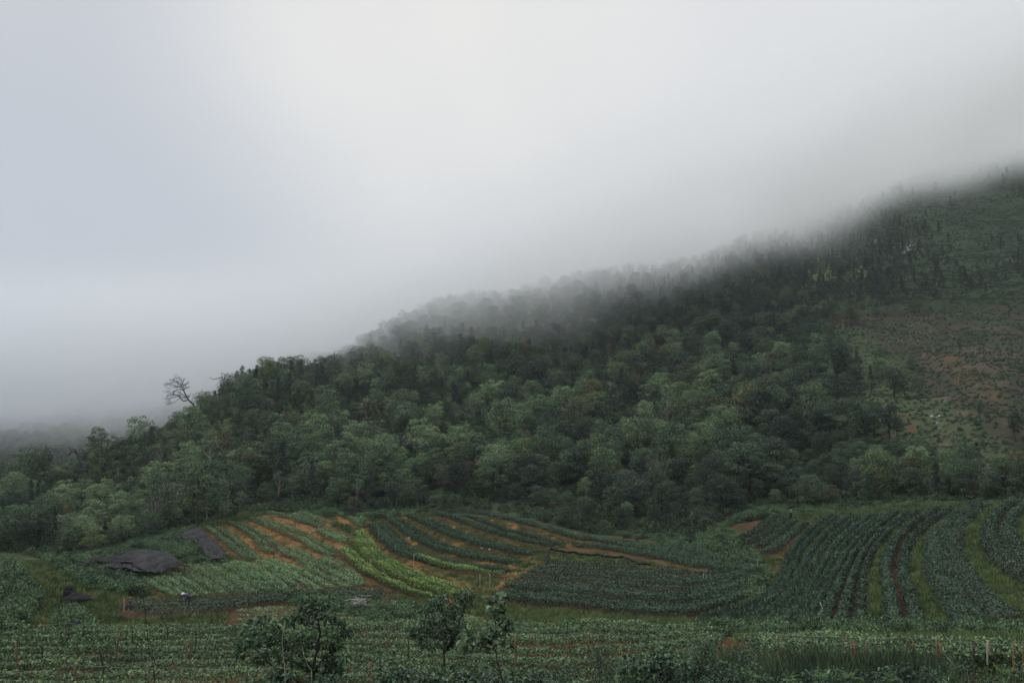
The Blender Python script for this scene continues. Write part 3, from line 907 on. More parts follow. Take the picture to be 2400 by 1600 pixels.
def joined(cr, tr, name, lm, bm):
    mb = MB()
    for src, mi in ((cr, 0), (tr, 1)):
        off = mb.n
        for V in src.V: pass
        V = np.concatenate(src.V); t = np.concatenate(src.tint)
        Q = np.concatenate(src.Q) if src.Q else None
        T = np.concatenate(src.T) if src.T else None
        mb.add(V, Q, T, t, mi)
    return mb.mesh(name, [lm, bm])


KINDS = {}


def reg(kind, builds, lm, bm, prefix):
    lst = []
    for k, (cr, tr) in enumerate(builds):
        lst.append((cr.mesh(prefix + '_crown', lm), tr.mesh(prefix + '_trunk', bm), joined(cr, tr, prefix, lm, bm)))
    KINDS[kind] = lst


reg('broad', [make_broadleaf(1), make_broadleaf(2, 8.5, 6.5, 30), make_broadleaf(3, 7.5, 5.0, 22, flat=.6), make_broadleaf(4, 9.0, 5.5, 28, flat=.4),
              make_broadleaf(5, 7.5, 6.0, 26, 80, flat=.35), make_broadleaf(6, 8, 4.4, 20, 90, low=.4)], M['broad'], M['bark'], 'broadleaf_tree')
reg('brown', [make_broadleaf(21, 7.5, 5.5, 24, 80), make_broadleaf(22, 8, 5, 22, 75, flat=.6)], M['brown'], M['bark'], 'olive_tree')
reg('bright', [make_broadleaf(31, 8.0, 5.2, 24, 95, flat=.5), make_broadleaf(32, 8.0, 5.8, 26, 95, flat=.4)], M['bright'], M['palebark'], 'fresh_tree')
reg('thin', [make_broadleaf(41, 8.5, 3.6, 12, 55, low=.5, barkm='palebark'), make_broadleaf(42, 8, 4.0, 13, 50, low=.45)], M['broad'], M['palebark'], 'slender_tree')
DB = leaf_mat('shade_toned_foliage', [(0.010, 0.020, 0.013), (0.022, 0.040, 0.022), (0.042, 0.066, 0.032), (0.085, 0.11, 0.05)], vary=0.5, hue=(0.88, 0.97, 1.10))  # dimmer light of the right-hand wood put into darker leaf colours
PB = leaf_mat('lit_toned_foliage', [(0.024, 0.042, 0.022), (0.052, 0.082, 0.036), (0.095, 0.135, 0.055), (0.16, 0.20, 0.085)], vary=0.55, hue=(0.88, 0.97, 1.10))  # brighter light of the left-hand wood put into paler leaf colours
reg('shade_toned', [make_broadleaf(11, 8.5, 5.5, 26), make_broadleaf(12, 9, 4.6, 24, flat=.6), make_broadleaf(13, 8, 6.2, 28, flat=.35)], DB, M['darkbark'], 'dark_broadleaf_tree')
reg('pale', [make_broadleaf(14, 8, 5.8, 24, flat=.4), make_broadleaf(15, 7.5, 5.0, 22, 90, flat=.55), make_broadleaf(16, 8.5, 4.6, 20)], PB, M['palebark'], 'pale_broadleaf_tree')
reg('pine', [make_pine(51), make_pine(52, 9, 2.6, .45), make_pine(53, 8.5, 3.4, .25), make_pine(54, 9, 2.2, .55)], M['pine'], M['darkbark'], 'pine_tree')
SHRUB = [make_shrub(60 + k).mesh('shrub_source', M['shrub']) for k in range(5)]
LOWSHRUB = [make_shrub(70 + k, 1.5, 0.6, 300, .22).mesh('low_shrub_source', M['shrub']) for k in range(3)]
TUFT = [make_tuft(80 + k).mesh('grass_source', M['grass']) for k in range(3)]
DTUFT = [make_tuft(83 + k, 30, .35, .4, .04).mesh('dry_grass_source', M['drygrass']) for k in range(2)]
LTUFT = [make_tuft(86 + k, 110, 1.3, .6, .030).mesh('long_grass_source', M['darkgrass']) for k in range(2)]

# ------------------------------------------------------------------ forest layout
FIELD = [(-400, 1640), (-400, 1300), (0, 1296), (90, 1306), (180, 1300), (260, 1285), (340, 1275), (410, 1240), (440, 1225), (500, 1222), (560, 1202), (600, 1175), (700, 1170),
         (770, 1195), (870, 1205), (1080, 1188), (1200, 1205), (1350, 1245), (1400, 1250), (1560, 1262), (1640, 1262), (1680, 1225), (1740, 1200), (1800, 1190), (2000, 1190), (2200, 1185), (2900, 1165), (2900, 1640)]


def forest_layout():
    sp = 3.9
    xs = np.arange(-620, 720, sp); ys = np.arange(100, 1150, sp)
    x, y = np.meshgrid(xs, ys); x = x.ravel(); y = y.ravel()
    x = x + rng.uniform(-sp * .48, sp * .48, len(x)); y = y + rng.uniform(-sp * .48, sp * .48, len(y))
    r = np.hypot(x, y); az = np.arctan2(x, y)
    k = (np.abs(az) < R(33)) & (r > 118) & (r < 1100)
    x, y, r, az = x[k], y[k], r[k], az[k]
    z = zg(x, y)
    px, py = project(x, y, z)
    # hidden behind the ridge in front? running horizon test over the slope grid
    sl = (z + 9 - CZ) / r
    hor = np.maximum.accumulate(SG, axis=1)
    u = np.clip(((az - AZC[0]) / (AZC[1] - AZC[0])).astype(int), 0, len(AZC) - 1)
    v = np.clip(((np.log(r) - LRC[0]) / (LRC[1] - LRC[0])).astype(int), 0, len(LRC) - 1)
    vis = sl > hor[u, v] - 0.004
    nfield = ~(inpoly(px, py, FIELD) & (r < 175))
    # keep the fields' far edge clear
    k = vis & nfield & (px > -260) & (px < 2660)
    x, y, z, r, px, py = [a[k] for a in (x, y, z, r, px, py)]
    n = len(x)
    jn = fbm(x / 30, y / 30, 3); jn2 = fbm(x / 30 + 50, y / 30 + 9, 3)
    px0, py0 = px, py
    px = px + jn * 130; py = py + jn2 * 60
    dens = np.full(n, 0.85)
    nzz = fbm(x / 25 + 3, y / 25 + 7, 3)
    dens += nzz * 0.5
    pine = np.clip(0.10 + 0.45 * fbm(x / 35 + 20, y / 35 + 3, 2), 0.02, .5)
    pine[(px > 480) & (px < 800) & (py < 1020)] = .34
    pine[(px > 780) & (px < 1700) & (py < 1000)] += .10
    right = inpoly(px, py, [(1850, 690), (1850, 560), (1900, 480), (2900, 250), (2900, 720), (2150, 715), (1900, 735)])
    dens[right] = 0.04 + 0.55 * np.clip(nzz[right], 0, 1); pine[right] = 0.72
    ridge = inpoly(px, py, [(1500, 760), (1350, 640), (1700, 560), (2000, 470), (2150, 560), (2150, 700), (1900, 740), (1700, 780)])
    dens[ridge] = 0.6; pine[ridge] = 0.6
    slide = inpoly(px, py, [(1880, 745), (2150, 712), (2900, 700), (2900, 1130), (2280, 1110), (2100, 1080), (1990, 960), (2060, 880), (1960, 790)])
    dens[slide] = 0.03
    lowright = inpoly(px, py, [(2000, 1200), (2020, 1090), (2200, 1100), (2900, 1130), (2900, 1200)])
    dens[lowright] = .8
    for cx, cy, rx, ry, dd, pn in ((850, 1010, 60, 45, .15, .8), (780, 960, 50, 40, .25, .7), (900, 840, 140, 30, .4, .5), (1000, 860, 100, 40, .4, .5), (560, 1050, 110, 28, .15, .1),
                                   (1080, 1030, 100, 35, .35, .4), (620, 950, 110, 60, 1, .25), (1130, 980, 60, 60, .6, .5), (950, 930, 140, 60, .7, .4), (1300, 800, 200, 60, .8, .3), (1650, 800, 150, 80, .8, .3)):
        q = np.hypot((px - cx) / rx, (py - cy) / ry) < 1
        dens[q] = dd; pine[q] = np.maximum(pine[q], pn)
    px, py = px0, py0
    keep = rng.random(n) < dens
    x, y, z, r, px, py, pine, right = [a[keep] for a in (x, y, z, r, px, py, pine, right)]
    n = len(x)
    u = rng.random(n)
    kind = np.where(rng.random(n) < pine, 'pine', np.where(u < 0.80, 'broad', np.where(u < 0.88, 'brown', np.where(u < 0.97, 'thin', 'bright'))))
    stand = fbm(x / 45 + 70, y / 45, 2)
    kind = np.where((kind == 'broad') & ((stand + rng.normal(size=n) * .25 + np.clip((px - 1250) / 900, -.5, .5)) > .28), 'shade_toned', kind)  # random stands, plus right-side dimness painted as darker leaves
    kind = np.where((kind == 'broad') & ((stand + rng.normal(size=n) * .25 + np.clip((px - 1250) / 900, -.5, .5)) < -.45) & (px < 1850), 'pale', kind)  # random stands, plus left-side brightness painted as paler leaves
    hh = np.where(r < 200, 0.80, np.where(r < 260, 0.84, np.where(r < 380, 0.78, 0.70))) * np.clip(rng.lognormal(-.10, .38, n), .36, 1.7)
    hh = np.where((px > 1880) & (r < 200), np.minimum(hh, .85) * .85, hh)
    kind = np.where((kind == 'bright') & (px > 1880), 'shade_toned', kind)
    hh = np.where((px < 340) & (r < 240), np.minimum(hh, .95) * .82, hh)
    hh = np.where((px > 90) & (px < 330) & (r > 205) & (r < 300), np.minimum(hh, .34), hh)
    hh = np.where((px > 330) & (px < 560) & (r > 255) & (r < 320), np.minimum(hh, .42), hh)
    hh *= np.where((px > 550) & (px < 1700) & (py > 1120) & (r < 180), 0.66, 1)
    hh = np.where(kind == 'pine', hh * 0.85, hh)
    hh = np.where((kind == 'pine') & (px > 1750) & (r > 400), hh * 1.25, hh)
    hh = np.where((kind != 'pine') & right, hh * .5, hh)
    return x, y, z, r, px, py, kind, hh


fx, fy, fz, fr, fpx, fpy, fkind, fh = forest_layout()
print('forest trees', len(fx))


def region(px, py, r):
    if px < 330: return 'on the lower left slope below the dark dead tree'
    if px < 560 and py > 1020: return 'in the wood behind the two black shade nets'
    if px < 780 and py < 1020: return 'on the rounded knoll at left'
    if px < 900: return 'along the top edge of the left terraces'
    if px < 1300: return 'at the slope foot above the long centre field'
    if px < 1700: return 'in the dark wood above the curving field'
    if px < 2050: return 'above the short rows of the right slope'
    return 'above the steep rows at the right edge'


LAB = {'broad': ('mid green broad-leaved tree', 'tree'), 'brown': ('olive brown round-crowned tree', 'tree'), 'thin': ('thin pale-trunked tree', 'tree'),
       'bright': ('fresh light green leafy tree', 'tree'), 'pine': ('narrow dark pine', 'pine tree'),
       'shade_toned': ('very dark green broad-leaved tree', 'tree'), 'pale': ('grey green light-crowned tree', 'tree')}
NAME = {'broad': 'broadleaf_tree', 'brown': 'olive_tree', 'thin': 'slender_tree', 'bright': 'light_green_tree', 'pine': 'pine_tree', 'shade_toned': 'broadleaf_tree', 'pale': 'broadleaf_tree'}


def place_tree(kind, k, loc, rz, s, label, group, zs=1.0, mats=None):
    cm, tm, _ = KINDS[kind][k % len(KINDS[kind])]
    e = empty(NAME[kind], loc, rz, s)
    e.scale = (s, s, s * zs)
    tag(e, label, LAB[kind][1], group)
    c = bpy.data.objects.new('crown', cm); link(c, e)
    t = bpy.data.objects.new('trunk', tm); link(t, e)
    return e


inframe = (fpx > -20) & (fpx < 2420)
size = np.where(inframe, fh * 8.0 / fr, 0)
order = np.argsort(-size)
NI = 285
ind = np.zeros(len(fx), bool)
# greedy: the largest in view, no taller tree standing right in front
for i in order[:NI]: ind[i] = True
for i in np.where(ind)[0]:
    kd_ = fkind[i]
    tall = 'tall ' if fh[i] > 1.0 else ('low ' if fh[i] < 0.72 else '')
    reg_ = region(fpx[i], fpy[i], fr[i])
    lab = tall + LAB[kd_][0] + ' ' + reg_
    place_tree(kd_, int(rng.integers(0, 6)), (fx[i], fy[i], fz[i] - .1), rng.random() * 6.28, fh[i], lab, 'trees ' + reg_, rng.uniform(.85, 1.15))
rest = ~ind
for kinds_, nm, lab in ((('broad', 'brown', 'thin', 'bright'), 'broadleaf_wood', 'unbroken broad-leaved wood climbing the mountainside into the cloud'),
                        (('shade_toned',), 'dark_wood', 'broad-leaved wood, mostly at right, with shade put into its darker leaf colour'),
                        (('pale',), 'pale_wood', 'grey green wood, mostly at left, with brighter light put into its leaf colour'),
                        (('pine',), 'pine_wood', 'scattered dark pines over the upper slope and ridge')):
    m = rest & np.isin(fkind, kinds_)
    pr = []
    wts = []
    for kk in kinds_:
        for a in KINDS[kk]: pr.append(a[2])
    # one scatter object per kind family; colours vary per instance
    P = np.c_[fx[m], fy[m], fz[m] - .1]
    if nm == 'broadleaf_wood':
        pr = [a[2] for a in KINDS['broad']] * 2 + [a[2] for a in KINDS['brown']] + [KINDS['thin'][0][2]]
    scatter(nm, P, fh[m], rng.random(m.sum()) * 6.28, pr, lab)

# undergrowth over the slopes
def undergrowth():
    n = 90000
    az = rng.uniform(R(-33), R(33), n); r = np.sqrt(rng.uniform(118 ** 2, 700 ** 2, n))
    # thin out with distance
    k = rng.random(n) < np.clip(230 / r, 0, 1)
    az, r = az[k], r[k]
    x = r * np.sin(az); y = r * np.cos(az); z = zg(x, y)
    px, py = project(x, y, z)
    inf = inpoly(px, py, FIELD) & (r < 175)
    sl = (z + 3 - CZ) / r
    hor = np.maximum.accumulate(SG, axis=1)
    u = np.clip(((az - AZC[0]) / (AZC[1] - AZC[0])).astype(int), 0, len(AZC) - 1)
    v = np.clip(((np.log(r) - LRC[0]) / (LRC[1] - LRC[0])).astype(int), 0, len(LRC) - 1)
    slide = np.zeros(len(x), bool)
    k = ~inf & (sl > hor[u, v] - 0.004) & ~(slide & (rng.random(len(x)) < .85 - .5 * fbm(x / 14, y / 14, 2) - .35))
    x, y, z, r, px, py = [a[k] for a in (x, y, z, r, px, py)]
    jj = fbm(x / 40, y / 40, 2) * 90
    low = (px + jj > 1900) & (py < 1120 + jj * .5)
    s = rng.uniform(.5, 1.25, len(x)) * np.where(r < 180, 1.0, 1.25)
    m = ~low
    scatter('undergrowth', np.c_[x[m], y[m], z[m] - .1], s[m], rng.random(m.sum()) * 6.28, SHRUB, 'tangled shrubs and creepers between the trees')
    scatter('ground_cover', np.c_[x[low], y[low], z[low] - .1], s[low] * .34, rng.random(low.sum()) * 6.28, SHRUB[:3], 'low scrub over the open slope and landslide at right')


undergrowth()


def slope_scrub():
    n = 42000
    az = rng.uniform(math.atan(600 / F), R(33), n); r = np.sqrt(rng.uniform(360 ** 2, 930 ** 2, n))
    x = r * np.sin(az); y = r * np.cos(az); z = zg(x, y)
    px, py = project(x, y, z)
    nn = fbm(x / 18, y / 18, 3)
    k = (rng.random(n) < .55 + .9 * nn) & ((py < 715) | (r > 470)) & (px > 1800)
    x, y, z = x[k], y[k], z[k]
    m = 26000
    a2 = rng.uniform(math.atan(640 / F), R(33), m); r2 = np.sqrt(rng.uniform(170 ** 2, 480 ** 2, m))
    x2 = r2 * np.sin(a2); y2 = r2 * np.cos(a2)
    st = fbm((x2 * .9 + y2 * .35) / 6, (y2 - x2 * .4) / 30, 3)
    k2 = rng.random(m) < .25 + 1.4 * st
    x2, y2 = x2[k2], y2[k2]
    scatter('brush', np.c_[x2, y2, zg(x2, y2) - .08], rng.uniform(.12, .38, len(x2)), rng.random(len(x2)) * 6.28, SHRUB, 'small brush in streaks over the eroded landslide')
    scatter('scrub', np.c_[x, y, z - .1], rng.uniform(.4, 1.1, len(x)), rng.random(len(x)) * 6.28, LOWSHRUB, 'low green scrub covering the open upper right slope')


slope_scrub()


# ------------------------------------------------------------------ crop rows
def ordinal(k):
    return ['first', 'second', 'third', 'fourth', 'fifth', 'sixth', 'seventh', 'eighth', 'ninth', 'tenth', 'eleventh', 'twelfth', 'thirteenth', 'fourteenth', 'fifteenth',
            'sixteenth', 'seventeenth', 'eighteenth', 'nineteenth', 'twentieth'][k]


DESC = {'crop': 'bushy mid green crop', 'front': 'leafy green crop', 'lily': 'upright blue green crop', 'blade': 'upright blue green crop', 'yellow': 'yellow-tipped leafy crop', 'dusk': 'dark green crop'}


CI = np.append(np.arange(0, NS - 3, 6), NS - 1)


def build_row(p, t, k, n_rows, r=rng):
    ln = row_line(p, t)
    ln = smoothline(ln[CI], 160)
    seg = np.linalg.norm(np.diff(ln, axis=0), axis=1).sum()
    a0 = r.uniform(0, 0.012); a1 = 1 - r.uniform(0, 0.012)
    n = int(seg * p['dens'] * 1.7)
    s = r.uniform(a0, a1, n)
    plant = 0.42
    s = np.where(r.random(n) < .85, np.round(s * seg / plant) * plant / seg + r.normal(size=n) * 0.095 / seg, s)
    s = np.clip(s, 0, 1)
    q = s * (len(ln) - 1)
    x = np.interp(q, np.arange(len(ln)), ln[:, 0]); y = np.interp(q, np.arange(len(ln)), ln[:, 1])
    T = nrm(np.gradient(ln, axis=0))
    tx = np.interp(q, np.arange(len(ln)), T[:, 0]); ty = np.interp(q, np.arange(len(ln)), T[:, 1])
    rs = p['rows']; gap = 1.0
    if len(rs) > 1:
        others = [q_ for q_ in rs if q_ != t]; tn = min(others, key=lambda q_: abs(q_ - t))
        l2 = smoothline(row_line(p, tn)[CI], 160)
        gp = np.linalg.norm(l2 - ln, axis=1)
        wmax = np.interp(q, np.arange(len(ln)), gp) * p.get('wf', 0.66)
    else:
        wmax = np.full(n, p['w'])
    wloc = np.minimum(p['w'] * 1.5, wmax) * (1 + 0.15 * fbm(x / 3, y / 3 + k * 7, 2))
    lat = r.uniform(-1, 1, n)
    x = x - ty * lat * wloc / 2; y = y + tx * lat * wloc / 2
    gz = zg(x, y)
    vig = 1 + 0.28 * fbm(x / 2.5 + 5, y / 2.5, 2)
    H = p['h'] * vig
    kd_ = p['kind']
    mb = MB()
    dome = np.sqrt(np.clip(1 - lat ** 2 * 0.8, 0.1, 1))
    if kd_ in ('crop', 'yellow', 'dusk', 'front'):
        zz = H * dome * (0.35 + 0.65 * np.sqrt(r.random(n)))
        D = nrm(np.c_[r.normal(size=(n, 2)) * .8, r.normal(size=n) * .4 + .45])
        Ln = r.uniform(.09, .20, n) if kd_ != 'dusk' else r.uniform(.12, .24, n)
        tint = np.clip(0.06 + 0.60 * zz / p['h'] + r.normal(size=n) * .17 + 0.1 * fbm(x / 4, y / 4, 2), 0, 1)  # lower leaves tinted darker, upper lighter: plant shading put into colour
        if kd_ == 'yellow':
            tint = np.clip(0.12 + 0.62 * (zz / p['h']) ** 1.5 + r.normal(size=n) * .15, 0, 1)  # yellow tips, plus dark-bottom shading put into the tint
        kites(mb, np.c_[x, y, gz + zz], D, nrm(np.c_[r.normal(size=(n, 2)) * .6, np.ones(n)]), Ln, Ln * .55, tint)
    else:
        zz = H * dome * r.random(n) * .85
        D = nrm(np.c_[r.normal(size=(n, 2)) * .45, np.full(n, .9)])
        Ln = r.uniform(.16, .34, n)
        tint = np.clip(0.10 + 0.62 * zz / p['h'] + r.normal(size=n) * .2, 0, 1)  # blades darker towards the ground: shade put into the tint
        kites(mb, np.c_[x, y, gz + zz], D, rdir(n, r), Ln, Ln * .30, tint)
    c = ln[len(ln) // 2]
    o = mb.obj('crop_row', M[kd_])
    lab = '%s row from the front, %s, %s' % (ordinal(k), p['name'], DESC[kd_])
    if p['name'].startswith(('upper left', 'small block', 'lower left', 'short rows', 'long rows', 'steep rows')):
        lab = '%s row from the left, %s, %s' % (ordinal(k), p['name'], DESC[kd_])
    if n_rows == 1: lab = 'single band of yellow-tipped leafy crop below the long centre field'
    tag(o, lab, 'crop row', 'planted rows of the ' + p['name'])


for p in PLOTS:
    for k, t in enumerate(p['rows']):
        build_row(p, t, k, len(p['rows']))


# ------------------------------------------------------------------ grass and weeds on banks, verges and field edges
def verge():
    n = 60000
    az = rng.uniform(R(-33), R(33), n); r = np.sqrt(rng.uniform(30 ** 2, 142 ** 2, n))
    x = r * np.sin(az); y = r * np.cos(az); z = zg(x, y)
    px, py = project(x, y, z)
    u = np.interp(np.degrees(az), az_c, np.arange(len(az_c))).astype(int); v = np.interp(r, rows_r, np.arange(len(rows_r))).astype(int)
    pi = pidx[u, v]; tt = tval[u, v]; ip = inplot[u, v]; c = col[u, v]
    redness = c[:, 0] / (c[:, 1] + 1e-6)
    per = np.array([p['per'] for p in PLOTS] + [1])[pi]; t0 = np.array([p['G'][0][0] for p in PLOTS] + [0])[pi]
    f = ((tt - t0) % per) / per
    bankk = ip & (f > .6) & (per > 1)
    names = np.array([p['name'] for p in PLOTS] + [''])[pi]
    green_bank = bankk & np.isin(names, ['long rows of the right slope', 'steep rows at the right edge'])
    dry_bank = bankk & ~green_bank
    free = ~ip & (redness < 1.6)
    a = (free & (rng.random(n) < .75)) | (green_bank)
    b = dry_bank & (rng.random(n) < np.where(np.isin(names, ['upper left terrace', 'small block below the path']), .25, .8))
    scatter('grass', np.c_[x[a], y[a], z[a]], rng.uniform(.5, 1.3, a.sum()), rng.random(a.sum()) * 6.28, TUFT, 'rough green grass on the banks and field verges')
    scatter('dry_grass', np.c_[x[b], y[b], z[b]], rng.uniform(.5, 1.2, b.sum()), rng.random(b.sum()) * 6.28, DTUFT, 'dry yellowish grass on the terrace banks')
    # weeds (leafy) on the left verge, upper field edges, gully
    n = 9000
    W = []
    polys = [[(90, 1305), (180, 1300), (330, 1300), (310, 1340), (330, 1400), (215, 1385), (140, 1340)], [(-40, 1310), (30, 1325), (60, 1370), (90, 1420), (50, 1440), (20, 1500), (-40, 1500)],
             [(190, 1305), (430, 1235), (450, 1262), (540, 1330), (440, 1322), (330, 1290)], [(560, 1215), (620, 1172), (780, 1180), (860, 1205), (1080, 1190), (1075, 1202), (860, 1216), (770, 1210), (650, 1195)],
             [(1640, 1262), (1760, 1190), (2400, 1170), (2400, 1182), (1960, 1200), (1700, 1225), (1760, 1300), (1800, 1350), (1770, 1420), (1735, 1340)],
             [(130, 1440), (170, 1440), (220, 1500), (150, 1500)], [(1640, 1470), (2400, 1480), (2400, 1500), (1640, 1492)], [(620, 1395), (760, 1400), (1000, 1440), (900, 1460), (700, 1420)],
             [(1360, 1245), (1560, 1255), (1750, 1300), (1745, 1318), (1500, 1262)]]
    cnt = [700, 600, 700, 700, 900, 150, 500, 160, 250]
    for poly, c_ in zip(polys, cnt):
        q = np.array(poly); lo = q.min(0); hi = q.max(0)
        k = 0
        m = 0
        while k < c_ and m < c_ * 20:
            m += 1
            a_, b_ = rng.uniform(lo[0], hi[0]), rng.uniform(lo[1], hi[1])
            if inpoly(np.array(a_), np.array(b_), poly):
                xx, yy = pix(a_, b_, zf=z_base, n=260, rmin=40, rmax=260)
                W.append((xx, yy, float(zg(xx, yy)))); k += 1
    W = np.array(W)
    scatter('weeds', W, rng.uniform(.3, .75, len(W)), rng.random(len(W)) * 6.28, WEED, 'leafy weeds filling the field edges and verges')


WEED = [make_shrub(90 + k, 1.3, 1.2, 700, .24, 7).mesh('weed_source', M['crop'] if k else M['shrub']) for k in range(3)]
verge()



# ------------------------------------------------------------------ mist: even haze in the valley air, cloud bank on the mountain
def volume_mat(name, dens, colr, aniso=0.0):
    m = bpy.data.materials.new(name)
    m.use_nodes = True
    t = m.node_tree; t.nodes.clear()
    out = N(t, 'ShaderNodeOutputMaterial')
    v = N(t, 'ShaderNodeVolumePrincipled')
    v.inputs['Color'].default_value = (*colr, 1)
    v.inputs['Density'].default_value = dens
    v.inputs['Anisotropy'].default_value = aniso
    L(t, v.outputs[0], out.inputs['Volume'])
    return m


def haze_box():
    mb = MB()
    x0, x1, y0, y1, z0, z1 = -1500, 1500, -1400, 1400, float(ZF.min()) - 1.0, float(max(ZF.max() + 14, CZ + 3))
    V = [(x, y, z) for z in (z0, z1) for y in (y0, y1) for x in (x0, x1)]
    mb.add(V, [(0, 2, 3, 1), (4, 5, 7, 6), (0, 1, 5, 4), (2, 6, 7, 3), (0, 4, 6, 2), (1, 3, 7, 5)])
    tag(mb.obj('haze', volume_mat('haze_air', 0.00010, (0.80, 0.90, 1.0)), smooth=False), kind='stuff', label='thin blue mountain haze filling the valley')


CB = np.array([(-400, 1030, 700, 560), (0, 1000, 700, 560), (150, 985, 700, 540), (300, 960, 660, 500), (450, 935, 600, 440), (600, 905, 480, 390), (750, 890, 400, 380), (850, 880, 400, 360),
               (950, 845, 420, 350), (1050, 812, 430, 340), (1200, 768, 460, 340), (1400, 690, 520, 340), (1600, 655, 560, 340), (1750, 600, 620, 340), (1900, 540, 680, 340),
               (2100, 485, 730, 340), (2300, 455, 770, 340), (2500, 435, 800, 340), (2900, 400, 800, 340)], float)


def cloud_material():
    """vapour whose density rises gradually above a sloping, ragged base"""
    m = bpy.data.materials.new('cloud_vapour')
    m.use_nodes = True
    t = m.node_tree; t.nodes.clear()
    out = N(t, 'ShaderNodeOutputMaterial')
    v = N(t, 'ShaderNodeVolumePrincipled')
    ge = N(t, 'ShaderNodeNewGeometry')
    sp = N(t, 'ShaderNodeSeparateXYZ'); L(t, ge.outputs['Position'], sp.inputs[0])
    # base height as a function of x, tilted by y
    mr = N(t, 'ShaderNodeMapRange'); L(t, sp.outputs['X'], mr.inputs['Value'])
    mr.inputs['From Min'].default_value = -500; mr.inputs['From Max'].default_value = 500
    fc = N(t, 'ShaderNodeFloatCurve')
    cu = fc.mapping.curves[0]
    P = [(-500, 18), (-350, 26), (-220, 34), (-120, 42), (-40, 58), (50, 94), (160, 140), (290, 203), (390, 232), (500, 262)]
    P = [((x + 500) / 1000, z / 300) for x, z in P]
    cu.points[0].location = P[0]; cu.points[1].location = P[-1]
    for q in P[1:-1]: cu.points.new(*q)
    fc.mapping.update()
    L(t, mr.outputs[0], fc.inputs['Value'])
    nz = N(t, 'ShaderNodeTexNoise', inp={'Scale': 0.013, 'Detail': 5.0, 'Roughness': 0.6})
    L(t, ge.outputs['Position'], nz.inputs['Vector'])

    def mth(op, a, b, c=None):
        n = N(t, 'ShaderNodeMath', operation=op)
        for k, q in enumerate((a, b, c)):
            if q is None: continue
            if hasattr(q, 'is_linked'): L(t, q, n.inputs[k])
            else: n.inputs[k].default_value = q
        return n.outputs[0]
    zb = mth('MULTIPLY', fc.outputs[0], 300.0)
    d = mth('SUBTRACT', sp.outputs['Z'], zb)
    d = mth('MULTIPLY_ADD', mth('SUBTRACT', nz.outputs['Fac'], 0.5), 90.0, d)
    f = mth('MULTIPLY_ADD', d, 1 / 55.0, 0.50)
    f = N(t, 'ShaderNodeClamp').inputs[0] if False else f
    cl = N(t, 'ShaderNodeClamp'); L(t, f, cl.inputs[0])
    g = mth('POWER', cl.outputs[0], 2.2)
    # no vapour over the near valley: it starts beyond the knoll
    vl = N(t, 'ShaderNodeMapRange', interpolation_type='SMOOTHSTEP')
    L(t, sp.outputs['Y'], vl.inputs['Value'])
    vl.inputs['From Min'].default_value = 285; vl.inputs['From Max'].default_value = 400
    g = mth('MULTIPLY', g, vl.outputs[0])
    L(t, mth('MULTIPLY', g, DENS), v.inputs['Density'])
    cr = N(t, 'ShaderNodeValToRGB')
    cr.color_ramp.elements[0].position = .2; cr.color_ramp.elements[0].color = (0.90, 0.925, 0.96, 1)
    cr.color_ramp.elements[1].position = .6; cr.color_ramp.elements[1].color = (1.0, 1.0, 1.0, 1)
    L(t, mr.outputs[0], cr.inputs[0]); L(t, cr.outputs[0], v.inputs['Color'])
    L(t, v.outputs[0], out.inputs['Volume'])
    m.cycles.homogeneous_volume = False
    return m


DENS = 0.018


def cloud_sheet():
    """closed body following the sloping base, about a hundred metres thick"""
    xs = np.linspace(-900, 1000, 39); ys = np.linspace(285, 1230, 20)
    zb = np.interp(xs, [-900, -500, -350, -120, -40, 50, 160, 290, 390, 500, 1000], [5, 14, 22, 40, 58, 96, 142, 199, 228, 258, 380])
    X_, Y_ = np.meshgrid(xs, ys, indexing='ij')
    Zb = np.broadcast_to(zb[:, None], X_.shape) - 40
    Zt = Zb + 98 + 12 * fbm(X_ / 200, Y_ / 200, 2)
    nx, ny = X_.shape
    Vb = np.stack([X_, Y_, Zb], -1).reshape(-1, 3); Vt = np.stack([X_, Y_, Zt], -1).reshape(-1, 3)
    I, J = np.meshgrid(np.arange(nx - 1), np.arange(ny - 1), indexing='ij')
    Qb = np.stack([I * ny + J, I * ny + J + 1, (I + 1) * ny + J + 1, (I + 1) * ny + J], -1).reshape(-1, 4)
    n0 = nx * ny; sides = []
    for j in (0, ny - 1):
        for i in range(nx - 1):
            a, b = i * ny + j, (i + 1) * ny + j
            sides.append((a, b, b + n0, a + n0) if j == 0 else (b, a, a + n0, b + n0))
    for i in (0, nx - 1):
        for j in range(ny - 1):
            a, b = i * ny + j, i * ny + j + 1
            sides.append((b, a, a + n0, b + n0) if i == 0 else (a, b, b + n0, a + n0))
    mb = MB(); mb.add(np.vstack([Vb, Vt]), np.vstack([Qb, Qb[:, ::-1] + n0, np.array(sides)]))
    import bmesh
    me = mb.mesh('low_cloud', cloud_material())
    bm = bmesh.new(); bm.from_mesh(me); bmesh.ops.recalc_face_normals(bm, faces=bm.faces); bm.to_mesh(me); bm.free()
    tag(link(bpy.data.objects.new('low_cloud', me)), kind='stuff', label='pale low cloud swallowing the mountain crest and the far valley')


haze_box()
cloud_sheet()




# ---OBJECTS---
# ------------------------------------------------------------------ single objects
def P3(px, py, r):
    x, y, z = ray(px, py); h = math.hypot(float(x), float(y))
    return np.array([float(x) / h * r, float(y) / h * r, CZ + float(z) / h * r])


